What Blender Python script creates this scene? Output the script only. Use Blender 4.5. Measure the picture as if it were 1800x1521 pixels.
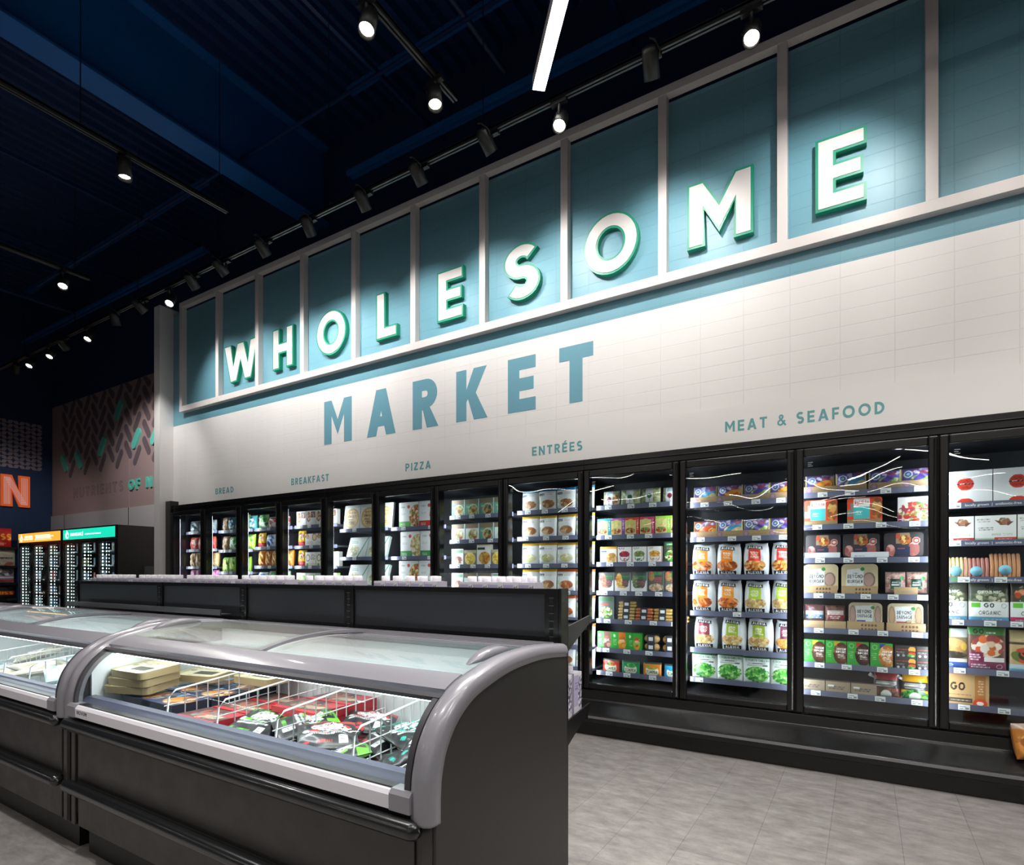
import bpy, math, random
import numpy as np
from mathutils import Vector, Matrix
from mathutils.geometry import tessellate_polygon

for _o in list(bpy.data.objects):
    bpy.data.objects.remove(_o)
sc = bpy.context.scene
COL = sc.collection
rnd = random.Random(7)
PI = math.pi

# ------------------------------------------------------------------ camera
cam_d = bpy.data.cameras.new('camera')
cam = bpy.data.objects.new('camera', cam_d)
COL.objects.link(cam)
YAW = math.atan2(1008.0, 1640.0)
cam.location = (0, 0, 1.32)
cam.rotation_euler = (PI/2, 0, YAW)
cam_d.sensor_width = 36
cam_d.lens = 36*1008.0/1800
cam_d.shift_y = (1006-760.5)/1800
cam_d.clip_start = 0.05
cam_d.clip_end = 100
sc.camera = cam

# ------------------------------------------------------------------ world and exposure
w = bpy.data.worlds.new('store_air')
sc.world = w
w.use_nodes = True
w.node_tree.nodes['Background'].inputs[0].default_value = (0.045, 0.055, 0.07, 1)
w.node_tree.nodes['Background'].inputs[1].default_value = 0.5
sc.view_settings.view_transform = 'Standard'
sc.view_settings.look = 'None'
sc.view_settings.gamma = 1
sc.view_settings.exposure = 0.0
sc.view_settings.use_curve_mapping = False

WALL_SPOT_W = 72      # each wall washer
DOWN_SPOT_W = 190     # each downward spotlight
LINEAR_E = 38         # emission of the linear luminaires
LED_E = 32            # emission of the freezer light strips

# ------------------------------------------------------------------ helpers
def lin(c):
    if isinstance(c, str):
        if len(c) == 3: c = c[0]*2+c[1]*2+c[2]*2
        c = [int(c[i:i+2], 16) for i in (0, 2, 4)]
    o = []
    for x in c[:3]:
        x /= 255.0
        o.append(x/12.92 if x <= 0.04045 else ((x+0.055)/1.055)**2.4)
    return tuple(o)

MATS = {}
def mat(name, col=None, rough=0.5, metal=0.0, emit=None, es=1.0, spec=0.5, coat=0.0, bump=None, var=None):
    if name in MATS: return MATS[name]
    m = bpy.data.materials.new(name); m.use_nodes = True
    nt = m.node_tree; b = nt.nodes['Principled BSDF']
    if col is not None: b.inputs['Base Color'].default_value = (*lin(col), 1)
    b.inputs['Roughness'].default_value = rough
    b.inputs['Metallic'].default_value = metal
    b.inputs['Specular IOR Level'].default_value = spec
    b.inputs['Coat Weight'].default_value = coat
    b.inputs['Coat Roughness'].default_value = 0.08
    if emit is not None:
        b.inputs['Emission Color'].default_value = (*lin(emit), 1)
        b.inputs['Emission Strength'].default_value = es
    if bump or var:
        tc = nt.nodes.new('ShaderNodeTexCoord')
        nz = nt.nodes.new('ShaderNodeTexNoise')
        nt.links.new(tc.outputs['Object'], nz.inputs['Vector'])
        nz.inputs['Scale'].default_value = (bump or var)[0]
        nz.inputs['Detail'].default_value = 3
        if bump:
            bp = nt.nodes.new('ShaderNodeBump'); bp.inputs['Strength'].default_value = bump[1]
            bp.inputs['Distance'].default_value = bump[2] if len(bump) > 2 else 0.002
            nt.links.new(nz.outputs['Fac'], bp.inputs['Height'])
            nt.links.new(bp.outputs['Normal'], b.inputs['Normal'])
        if var:
            mr = nt.nodes.new('ShaderNodeMapRange')
            mr.inputs['From Min'].default_value = 0.3; mr.inputs['From Max'].default_value = 0.7
            mr.inputs['To Min'].default_value = max(0, rough-var[1]); mr.inputs['To Max'].default_value = rough+var[1]
            nt.links.new(nz.outputs['Fac'], mr.inputs['Value'])
            nt.links.new(mr.outputs['Result'], b.inputs['Roughness'])
    MATS[name] = m
    return m

def attr_mat(name, rough, coat=0.0, bump=0.0, emit=0.0):
    m = bpy.data.materials.new(name); m.use_nodes = True
    nt = m.node_tree; b = nt.nodes['Principled BSDF']
    a = nt.nodes.new('ShaderNodeAttribute'); a.attribute_name = 'Col'
    nt.links.new(a.outputs['Color'], b.inputs['Base Color'])
    b.inputs['Roughness'].default_value = rough
    b.inputs['Coat Weight'].default_value = coat
    if emit:
        nt.links.new(a.outputs['Color'], b.inputs['Emission Color'])
        b.inputs['Emission Strength'].default_value = emit
    if bump:
        tc = nt.nodes.new('ShaderNodeTexCoord'); nz = nt.nodes.new('ShaderNodeTexNoise')
        nz.inputs['Scale'].default_value = 22; nz.inputs['Detail'].default_value = 2
        nt.links.new(tc.outputs['Object'], nz.inputs['Vector'])
        bp = nt.nodes.new('ShaderNodeBump'); bp.inputs['Strength'].default_value = bump
        bp.inputs['Distance'].default_value = 0.006
        nt.links.new(nz.outputs['Fac'], bp.inputs['Height']); nt.links.new(bp.outputs['Normal'], b.inputs['Normal'])
    MATS[name] = m
    return m

def glass_mat(name, tint='ffffff', ior=1.5, wav=0.0, rough=0.0, scale=1.6, frost=0.0):
    m = bpy.data.materials.new(name); m.use_nodes = True
    nt = m.node_tree
    for n in list(nt.nodes):
        if n.type != 'OUTPUT_MATERIAL': nt.nodes.remove(n)
    out = [n for n in nt.nodes if n.type == 'OUTPUT_MATERIAL'][0]
    tr = nt.nodes.new('ShaderNodeBsdfTransparent'); tr.inputs[0].default_value = (*lin(tint), 1)
    gl = nt.nodes.new('ShaderNodeBsdfGlossy'); gl.inputs['Roughness'].default_value = rough
    fr = nt.nodes.new('ShaderNodeFresnel'); fr.inputs['IOR'].default_value = ior
    mx = nt.nodes.new('ShaderNodeMixShader')
    ge = nt.nodes.new('ShaderNodeNewGeometry'); inv = nt.nodes.new('ShaderNodeMath'); inv.operation = 'SUBTRACT'; inv.inputs[0].default_value = 1
    nt.links.new(ge.outputs['Backfacing'], inv.inputs[1])
    mu = nt.nodes.new('ShaderNodeMath'); mu.operation = 'MULTIPLY'; nt.links.new(inv.outputs[0], mu.inputs[0]); nt.links.new(fr.outputs[0], mu.inputs[1])
    nt.links.new(mu.outputs[0], mx.inputs[0]); nt.links.new(tr.outputs[0], mx.inputs[1]); nt.links.new(gl.outputs[0], mx.inputs[2])
    last = mx.outputs[0]
    if frost:
        df = nt.nodes.new('ShaderNodeBsdfTranslucent'); df.inputs[0].default_value = (.9, .95, .96, 1); m2 = nt.nodes.new('ShaderNodeMixShader')
        m2.inputs[0].default_value = frost; nt.links.new(last, m2.inputs[1]); nt.links.new(df.outputs[0], m2.inputs[2]); last = m2.outputs[0]
    nt.links.new(last, out.inputs['Surface'])
    if wav:
        tc = nt.nodes.new('ShaderNodeTexCoord'); nz = nt.nodes.new('ShaderNodeTexNoise')
        nz.inputs['Scale'].default_value = scale; nz.inputs['Detail'].default_value = 1
        nt.links.new(tc.outputs['Object'], nz.inputs['Vector'])
        bp = nt.nodes.new('ShaderNodeBump'); bp.inputs['Strength'].default_value = 1.0
        bp.inputs['Distance'].default_value = wav
        nt.links.new(nz.outputs['Fac'], bp.inputs['Height']); nt.links.new(bp.outputs['Normal'], gl.inputs['Normal'])
    MATS[name] = m
    return m

def wloc(o):
    v = Vector((0, 0, 0))
    while o is not None:
        v += o.location; o = o.parent
    return v

class MB:
    def __init__(s): s.v = []; s.f = []; s.m = []; s.s = []
    def add(s, vs, fs, mi=0, sm=False):
        n = len(s.v); s.v += [tuple(v) for v in vs]
        for f in fs:
            s.f.append([i+n for i in f]); s.m.append(mi); s.s.append(sm)
        return s
    def box(s, x0, y0, z0, x1, y1, z1, mi=0):
        vs = [(x0,y0,z0),(x1,y0,z0),(x1,y1,z0),(x0,y1,z0),(x0,y0,z1),(x1,y0,z1),(x1,y1,z1),(x0,y1,z1)]
        return s.add(vs, [(0,3,2,1),(4,5,6,7),(0,1,5,4),(1,2,6,5),(2,3,7,6),(3,0,4,7)], mi)
    def tube(s, pts, r, n=8, mi=0, cap=True, round_end=False):
        pts = [Vector(p) for p in pts]
        if round_end:
            d0 = (pts[0]-pts[1]).normalized(); d1 = (pts[-1]-pts[-2]).normalized()
            pre = [(pts[0]+d0*r*math.sin(a), r*max(0.03, math.cos(a))) for a in (PI/2, PI/3, PI/6)]
            post = [(pts[-1]+d1*r*math.sin(a), r*max(0.03, math.cos(a))) for a in (PI/6, PI/3, PI/2)]
            ps = pre+[(p, r) for p in pts]+post
        else:
            ps = [(p, r) for p in pts]
        rings = []
        up = Vector((0, 0, 1))
        for i, (p, rr) in enumerate(ps):
            a = ps[max(0, i-1)][0]; b = ps[min(len(ps)-1, i+1)][0]
            t = (b-a).normalized()
            u = up if abs(t.dot(up)) < 0.95 else Vector((0, 1, 0))
            e1 = t.cross(u).normalized(); e2 = t.cross(e1).normalized()
            rings.append([p+e1*rr*math.cos(2*PI*k/n)+e2*rr*math.sin(2*PI*k/n) for k in range(n)])
        vs = [v for r_ in rings for v in r_]
        fs = []
        for i in range(len(rings)-1):
            for k in range(n):
                fs.append((i*n+k, i*n+(k+1) % n, (i+1)*n+(k+1) % n, (i+1)*n+k))
        if cap:
            fs.append(tuple(range(n))); fs.append(tuple((len(rings)-1)*n+k for k in reversed(range(n))))
        return s.add(vs, fs, mi, True)
    def lathe(s, prof, c=(0, 0, 0), n=16, mi=0, axis='z'):
        vs = []
        for r, h in prof:
            for k in range(n):
                a = 2*PI*k/n
                p = (r*math.cos(a), r*math.sin(a), h)
                if axis == 'x': p = (h, p[0], p[1])
                elif axis == 'y': p = (p[0], h, p[1])
                vs.append((p[0]+c[0], p[1]+c[1], p[2]+c[2]))
        fs = []
        for i in range(len(prof)-1):
            for k in range(n):
                fs.append((i*n+k, i*n+(k+1) % n, (i+1)*n+(k+1) % n, (i+1)*n+k))
        fs.append(tuple(reversed(range(n)))); fs.append(tuple((len(prof)-1)*n+k for k in range(n)))
        return s.add(vs, fs, mi, True)
    def poly(s, loops, fn, d0, d1, mi=0, mside=None):
        """extruded polygon with holes; fn(a, b, d) -> xyz; d0 = near face, d1 = far face"""
        flat = [p for l in loops for p in l]
        tris = tessellate_polygon([[Vector((p[0], p[1], 0)) for p in l] for l in loops])
        n = len(flat)
        s.add([fn(p[0], p[1], d0) for p in flat], [tuple(t) for t in tris], mi)
        if d1 is not None:
            vs = [fn(p[0], p[1], d0) for p in flat]+[fn(p[0], p[1], d1) for p in flat]
            fs = [tuple(n+i for i in reversed(t)) for t in tris]
            o = 0
            for l in loops:
                for i in range(len(l)):
                    j = (i+1) % len(l)
                    fs.append((o+i, o+j, n+o+j, n+o+i))
                o += len(l)
            s.add(vs, fs, mi if mside is None else mside)
        return s
    def mesh(s, name, mats):
        me = bpy.data.meshes.new(name)
        me.from_pydata(s.v, [], s.f)
        for m in mats: me.materials.append(m)
        me.polygons.foreach_set('material_index', s.m)
        me.polygons.foreach_set('use_smooth', s.s)
        me.update()
        return me
    def build(s, name, mats, parent=None, bevel=0, fix=False):
        if not isinstance(mats, (list, tuple)): mats = [mats]
        if parent is not None:
            L = wloc(parent); s.v = [(a-L.x, b-L.y, c-L.z) for a, b, c in s.v]
        me = s.mesh(name, mats)
        if fix:
            import bmesh
            bm = bmesh.new(); bm.from_mesh(me); bmesh.ops.recalc_face_normals(bm, faces=bm.faces); bm.to_mesh(me); bm.free()
        o = bpy.data.objects.new(name, me); COL.objects.link(o)
        if parent is not None: o.parent = parent
        if bevel:
            b = o.modifiers.new('bevel', 'BEVEL'); b.width = bevel; b.segments = 2; b.limit_method = 'ANGLE'
        return o

def tag(o, label=None, cat=None, group=None, kind=None):
    if label:
        o['label'] = label
        nw = len(label.split())
        if nw < 4 or nw > 16: print('LABEL LENGTH', nw, label)
    if cat: o['category'] = cat
    if group: o['group'] = group
    if kind: o['kind'] = kind
    return o

def empty(name, loc, label, cat, group=None):
    o = bpy.data.objects.new(name, None); o.empty_display_size = 0.1
    COL.objects.link(o); o.location = loc
    return tag(o, label, cat, group)

def struct(o):
    o['kind'] = 'structure'; return o

def children(o):
    return [c for c in bpy.data.objects if c.parent is o]

def copy_tree(o, parent=None):
    c = o.copy(); COL.objects.link(c)
    if parent is not None: c.parent = parent
    for ch in children(o): copy_tree(ch, c)
    return c

def place(mesh, name, loc, label, cat, group=None, rz=0, rx=0, ry=0, sc_=None):
    o = bpy.data.objects.new(name, mesh); COL.objects.link(o)
    o.location = loc; o.rotation_euler = (rx, ry, rz)
    if sc_: o.scale = sc_
    return tag(o, label, cat, group)

# ------------------------------------------------------------------ letter shapes (height 1, origin lower left)
def arc(cx, cy, rx, ry, a0, a1, n=14):
    return [(cx+rx*math.cos(math.radians(a0+(a1-a0)*i/n)), cy+ry*math.sin(math.radians(a0+(a1-a0)*i/n))) for i in range(n+1)]
def bowl(x0, x1, y0, y1, n=12):
    r = (y1-y0)/2; rx = min(r, x1-x0)
    return [(x0, y1)]+arc(x1-rx, (y0+y1)/2, rx, r, 90, -90, n)+[(x0, y0)]
def strip(pts, t):
    L = []; R = []
    for i, p in enumerate(pts):
        a = pts[max(0, i-1)]; b = pts[min(len(pts)-1, i+1)]
        dx, dy = b[0]-a[0], b[1]-a[1]; l = math.hypot(dx, dy) or 1
        nx, ny = -dy/l*t/2, dx/l*t/2
        L.append((p[0]+nx, p[1]+ny)); R.append((p[0]-nx, p[1]-ny))
    return L+R[::-1]
_G = {}
def glyph(ch, t=0.21):
    k = (ch, t)
    if k in _G: return _G[k]
    g = []; w = 0.62
    if ch == 'E' or ch == 'É':
        w = 0.62; h = t*0.9
        g = [[[(0,0),(0,1),(w,1),(w,1-h),(t,1-h),(t,.5+h*.5),(w*.93,.5+h*.5),(w*.93,.5-h*.5),(t,.5-h*.5),(t,h),(w,h),(w,0)]]]
        if ch == 'É': g.append([[(.22,1.07),(.34,1.25),(.56,1.25),(.38,1.07)]])
    elif ch == 'F':
        w = 0.58; h = t*0.9; g = [[[(0,0),(0,1),(w,1),(w,1-h),(t,1-h),(t,.5+h*.4),(w*.92,.5+h*.4),(w*.92,.5-h*.6),(t,.5-h*.6),(t,0)]]]
    elif ch == 'L':
        w = 0.56; g = [[[(0,0),(0,1),(t,1),(t,t*.95),(w,t*.95),(w,0)]]]
    elif ch == 'I':
        w = t; g = [[[(0,0),(0,1),(t,1),(t,0)]]]
    elif ch == 'T':
        w = 0.68; c = w/2; g = [[[(c-t/2,0),(c-t/2,1-t*.95),(0,1-t*.95),(0,1),(w,1),(w,1-t*.95),(c+t/2,1-t*.95),(c+t/2,0)]]]
    elif ch == 'H':
        w = 0.76; g = [[[(0,0),(0,1),(t,1),(t,.5+t/2),(w-t,.5+t/2),(w-t,1),(w,1),(w,0),(w-t,0),(w-t,.5-t/2),(t,.5-t/2),(t,0)]]]
    elif ch == 'M':
        w = 0.95; q = t*.98; g = [[[(0,0),(0,1),(q*1.02,1),(w/2,.54),(w-q*1.02,1),(w,1),(w,0),(w-t,0),(w-t,.64),(w/2,.20),(t,.64),(t,0)]]]
    elif ch == 'N':
        w = 0.78; g = [[[(0,0),(0,1),(t*.95,1),(w-t,.40),(w-t,1),(w,1),(w,0),(w-t*.95,0),(t,.60),(t,0)]]]
    elif ch == 'W':
        w = 1.24; q = t*1.05; c = w/2
        g = [[[(0,1),(.24,0),(.24+q*.9,0),(c,.60),(w-.24-q*.9,0),(w-.24,0),(w,1),(w-q,1),(w-.24-q*.42,.36),(c+q*.46,1),(c-q*.46,1),(.24+q*.42,.36),(q,1)]]]
    elif ch == 'V':
        w = 0.86; q = t*1.08; g = [[[(0,1),(w/2-t*.55,0),(w/2+t*.55,0),(w,1),(w-q,1),(w/2,.26),(q,1)]]]
    elif ch == 'A':
        w = 0.88; q = t*1.1; s_ = w/2-t*.58; y1 = .2+.82*t; yt = (w/2-q)/s_
        g = [[[(0,0),(s_,1),(w-s_,1),(w,0),(w-q,0),(w-q-s_*.2,.2),(q+s_*.2,.2),(q,0)], [(q+s_*y1,y1),(w-q-s_*y1,y1),(w/2,yt)]]]
    elif ch == 'K':
        w = 0.76; g = [[[(0,0),(0,1),(t,1),(t,.60),(w-t*1.22,1),(w,1),(t*1.9,.52),(w+.02,0),(w-t*1.2,0),(t*1.15,.42),(t,.36),(t,0)]]]
    elif ch == 'X':
        w = 0.80; q = t*1.22; c = w/2; g = [[[(0,0),(c-q*.5,.5),(0,1),(q,1),(c,.66),(w-q,1),(w,1),(c+q*.5,.5),(w,0),(w-q,0),(c,.34),(q,0)]]]
    elif ch == 'Y':
        w = 0.78; q = t*1.18; c = w/2; g = [[[(c-t/2,0),(c-t/2,.38),(0,1),(q,1),(c,.60),(w-q,1),(w,1),(c+t/2,.38),(c+t/2,0)]]]
    elif ch == 'Z':
        w = 0.66; h = t*.92; g = [[[(0,0),(0,h),(w-t*1.3,1-h),(.02,1-h),(.02,1),(w,1),(w,1-h),(t*1.3,h),(w,h),(w,0)]]]
    elif ch in 'O0':
        w = 0.98 if ch == 'O' else 0.66; g = [[arc(w/2,.5,w/2,.515,0,360,30)[:-1], arc(w/2,.5,w/2-t,.515-t,0,360,30)[:-1]]]
    elif ch == 'D':
        w = 0.76; g = [[[(0,0)]+[(0,1)]+bowl(.1,w,0,1)[0:-1], [(t,t*.92)]+[(t,1-t*.92)]+bowl(t+.02,w-t,t*.92,1-t*.92)[0:-1]]]
    elif ch in 'PR':
        w = 0.68; yb = .36 if ch == 'P' else .40
        o = [(0,0),(0,1)]+bowl(.1,w,yb,1)[:-1]
        if ch == 'P': o += [(t,yb),(t,0)]
        else: o = [(0,0),(0,1)]+bowl(.1,w,yb,1)[:-3]+[(w*.70,yb+.02),(w+.03,0),(w-t*1.1,0),(w*.42,yb-.03),(t,yb-.03),(t,0)]
        g = [[o, [(t,yb+t*.9),(t,1-t*.9)]+bowl(t+.02,w-t,yb+t*.9,1-t*.9)[:-1]]]
    elif ch == 'B':
        w = 0.70; g = [[[(0,0),(0,1)]+bowl(.1,w*.95,.51,1)[:-1]+bowl(.2,w,0,.51)[1:-1],
              [(t,.51+t*.38),(t,1-t*.85)]+bowl(t+.02,w*.95-t,.51+t*.38,1-t*.85)[1:-1], [(t,t*.85),(t,.51-t*.38)]+bowl(t+.02,w-t,t*.85,.51-t*.38)[1:-1]]]
    elif ch in 'CG':
        w = 0.90; o = arc(.5,.5,.5,.515,42,318,24); i_ = arc(.5,.5,.5-t,.515-t,318,42,24)
        if ch == 'C': g = [[o+i_]]
        else:
            o = arc(.5,.5,.5,.515,42,345,26); i_ = arc(.5,.5,.5-t,.515-t,325,42,24)
            g = [[o+[(1.0,.36),(1.0,.57),(.55,.57),(.55,.57-t*.85),(.76,.57-t*.85)]+i_]]; w = 1.0
    elif ch == 'U':
        w = 0.74; g = [[[(0,1)]+arc(w/2,.36,w/2,.37,180,360,14)+[(w,1),(w-t,1)]+arc(w/2,.36,w/2-t,.37-t,360,180,14)+[(t,1)]]]
    elif ch == 'S':
        w = 0.66; rc = (1.03-t)/4; y2 = t/2+rc-.015; y1 = y2+2*rc; rx = (w-t)/2
        g = [[strip(arc(w/2,y1,rx,rc,36,270,16)+arc(w/2,y2,rx,rc,90,-140,16)[1:], t)]]
    elif ch == '&':
        w = 0.80; g = [[strip(arc(.36,.77,.15,.16,-60,240,14), t*.72)], [strip([(.27,.66),(.78,0.0)], t*.78)],
                 [strip([(.44,.62)]+arc(.30,.27,.22,.20,120,330,12)+[(.70,.46)], t*.75)]]
    elif ch == 'l': w = t; g = [[[(0,0),(0,1),(t,1),(t,0)]]]
    elif ch == 'i': w = t; g = [[[(0,0),(0,.68),(t,.68),(t,0)]], [[(0,.80),(0,1),(t,1),(t,.80)]]]
    elif ch in 'dgaye':
        w = .62; rr = .35
        g = [[arc(.31,.34,.31,rr,0,360,20)[:-1], arc(.31,.34,.31-t*.8,rr-t*.8,0,360,20)[:-1]]]
        if ch == 'd': g.append([[(w-t,0),(w-t,1),(w,1),(w,0)]])
        elif ch == 'a': g.append([[(w-t,0),(w-t,.68),(w,.68),(w,0)]])
        elif ch == 'e': g.append([[(.1,.28),(.1,.40),(.56,.40),(.56,.28)]])
        elif ch == 'g': g.append([[(w-t,-.1),(w-t,.68),(w,.68),(w,-.1)]]); g.append([strip([(w-t*.4,-.12),(.4,-.26),(.12,-.22)], t*.8)])
        else: w = .6; g = [[[(0,.68),(t*1.1,.68),(.32,.25),(.6-t*1.1,.68),(.6,.68),(.26,-.28),(.26-t,-.28),(.22,.02)]]]
    elif ch == 'h': w = .56; g = [[[(0,0),(0,1),(t,1),(t,0)]], [strip([(t*.6,.40)]+arc(.28,.40,.28-t/2,.24,150,0,8)+[(w-t/2,0)], t)]]
    elif ch in 'tf': w = .42; g = [[strip(([(.20,1),(.20,.2),(.28,.06),(.42,.06)] if ch == 't' else [(.42,.95),(.28,.93),(.20,.78),(.20,0)]), t)], [[(0,.54),(0,.68),(.42,.68),(.42,.54)]]]
    elif ch == '-': w = 0.4; g = [[[(0,.4),(0,.58),(.4,.58),(.4,.4)]]]
    elif ch == '|': w = 0.12; g = [[[(0,-.1),(0,1.1),(.1,1.1),(.1,-.1)]]]
    elif ch == ' ': w = 0.34; g = []
    else: w = 0.5; g = [[[(0,0),(0,.7),(.5,.7),(.5,0)], [(.15,.15),(.15,.55),(.35,.55),(.35,.15)]]]
    _G[k] = (w, g); return _G[k]

def text_polys(txt, x0, x1, z0, z1, t=0.21, sp=0.16):
    """polygons (groups of loops) of a word fitted to a box"""
    adv = 0; items = []
    for ch in txt:
        w_, g = glyph(ch, t); items.append((adv, g)); adv += w_+sp
    tot = adv-sp; sx = (x1-x0)/tot; sz = z1-z0
    return [[[(x0+(a+p[0])*sx, z0+p[1]*sz) for p in l] for l in grp] for a, g in items for grp in g]

def area2(l): return sum(l[i][0]*l[(i+1) % len(l)][1]-l[(i+1) % len(l)][0]*l[i][1] for i in range(len(l)))
def offset(l, d):
    """grow (d>0) a closed loop, mitred"""
    if area2(l) < 0: l = l[::-1]
    l = [p for i, p in enumerate(l) if math.hypot(p[0]-l[i-1][0], p[1]-l[i-1][1]) > 1e-5]
    out = []; n = len(l)
    for i in range(n):
        a, p, b = l[i-1], l[i], l[(i+1) % n]
        e1 = Vector((p[0]-a[0], p[1]-a[1])).normalized(); e2 = Vector((b[0]-p[0], b[1]-p[1])).normalized()
        n1 = Vector((e1.y, -e1.x)); n2 = Vector((e2.y, -e2.x)); m = (n1+n2)
        if m.length < 1e-6: m = n1
        m.normalize(); k = min(1.9, 1/max(0.3, m.dot(n1)))
        out.append((p[0]+m.x*d*k, p[1]+m.y*d*k))
    return out
def grow(grp, d): return [offset(grp[0], d)]+[offset(h, -d) for h in grp[1:]]

# ------------------------------------------------------------------ printed fronts: dense grids with a colour per vertex
def inside(px, py, loops):
    r = np.zeros(px.shape, bool)
    for l in loops:
        for i in range(len(l)):
            (xa, ya), (xb, yb) = l[i], l[(i+1) % len(l)]
            if ya == yb: continue
            c = ((ya > py) != (yb > py)) & (px < (xb-xa)*(py-ya)/(yb-ya)+xa)
            r ^= c
    return r
class Art:
    def __init__(s, w, h, bg='fff', res=0.004, seed=1):
        s.w, s.h = w, h
        s.nu = max(6, int(w/res)+1); s.nv = max(6, int(h/res)+1)
        s.U, s.V = np.meshgrid(np.linspace(0, 1, s.nu), np.linspace(0, 1, s.nv))
        s.C = np.zeros((s.nv, s.nu, 3)); s.C[:] = lin(bg); s.r = random.Random(seed)
    def run(s, ops):
        for op in ops: getattr(s, '_'+op[0])(*op[1:])
        return s
    def _r(s, u0, v0, u1, v1, c):
        s.C[(s.U >= u0) & (s.U <= u1) & (s.V >= v0) & (s.V <= v1)] = lin(c)
    def _e(s, cu, cv, ru, rv, c):
        s.C[((s.U-cu)/ru)**2+((s.V-cv)/rv)**2 <= 1] = lin(c)
    def _o(s, cu, cv, ru, rv, c, k=0.8):
        q = ((s.U-cu)/ru)**2+((s.V-cv)/rv)**2
        s.C[(q <= 1) & (q > k*k)] = lin(c)
    def _p(s, pts, c): s.C[inside(s.U, s.V, [pts])] = lin(c)
    def _b(s, u0, v0, u1, v1, size, cols, n=None, el=1.0):
        cu, cv = (u0+u1)/2, (v0+v1)/2; ru, rv = (u1-u0)/2, (v1-v0)/2
        n = n or int(2.6*ru*rv*4/(size*size*(s.w/s.h)+1e-6))
        n = min(140, max(12, n))
        clip = ((s.U-cu)/ru)**2+((s.V-cv)/rv)**2 <= 1.05
        s.C[clip & (((s.U-cu)/ru)**2+((s.V-cv)/rv)**2 <= .8)] = lin(cols[0])
        for _ in range(n):
            a = s.r.uniform(0, 2*PI); q = math.sqrt(s.r.random())
            x, y = cu+ru*q*math.cos(a), cv+rv*q*math.sin(a); th = s.r.uniform(0, PI)
            dx = (s.U-x)*s.w; dy = (s.V-y)*s.h; z = size*s.w*s.r.uniform(.6, 1.2)
            A = dx*math.cos(th)+dy*math.sin(th); B = -dx*math.sin(th)+dy*math.cos(th)
            c = lin(s.r.choice(cols)); k = s.r.uniform(.75, 1.15)
            s.C[clip & ((A/(z*el))**2+(B/z)**2 <= 1)] = [min(1, x_*k) for x_ in c]
    def _t(s, txt, u0, v0, u1, v1, c, t=0.21):
        for g in text_polys(txt, u0, u1, v0, v1, t): s.C[inside(s.U, s.V, g)] = lin(c)
    def _l(s, u0, v0, u1, v1, n, c, gap=.45):
        """n rows of illegible small print"""
        h = (v1-v0)/n
        for i in range(n):
            a = v0+i*h
            m = (s.V >= a) & (s.V <= a+h*(1-gap)) & (s.U >= u0+s.r.uniform(0, .12)*(u1-u0)) & (s.U <= u1-s.r.uniform(0, .25)*(u1-u0))
            m &= (np.sin(s.U*s.w*900+i*5) > -.55)
            s.C[m] = lin(c)

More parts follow.
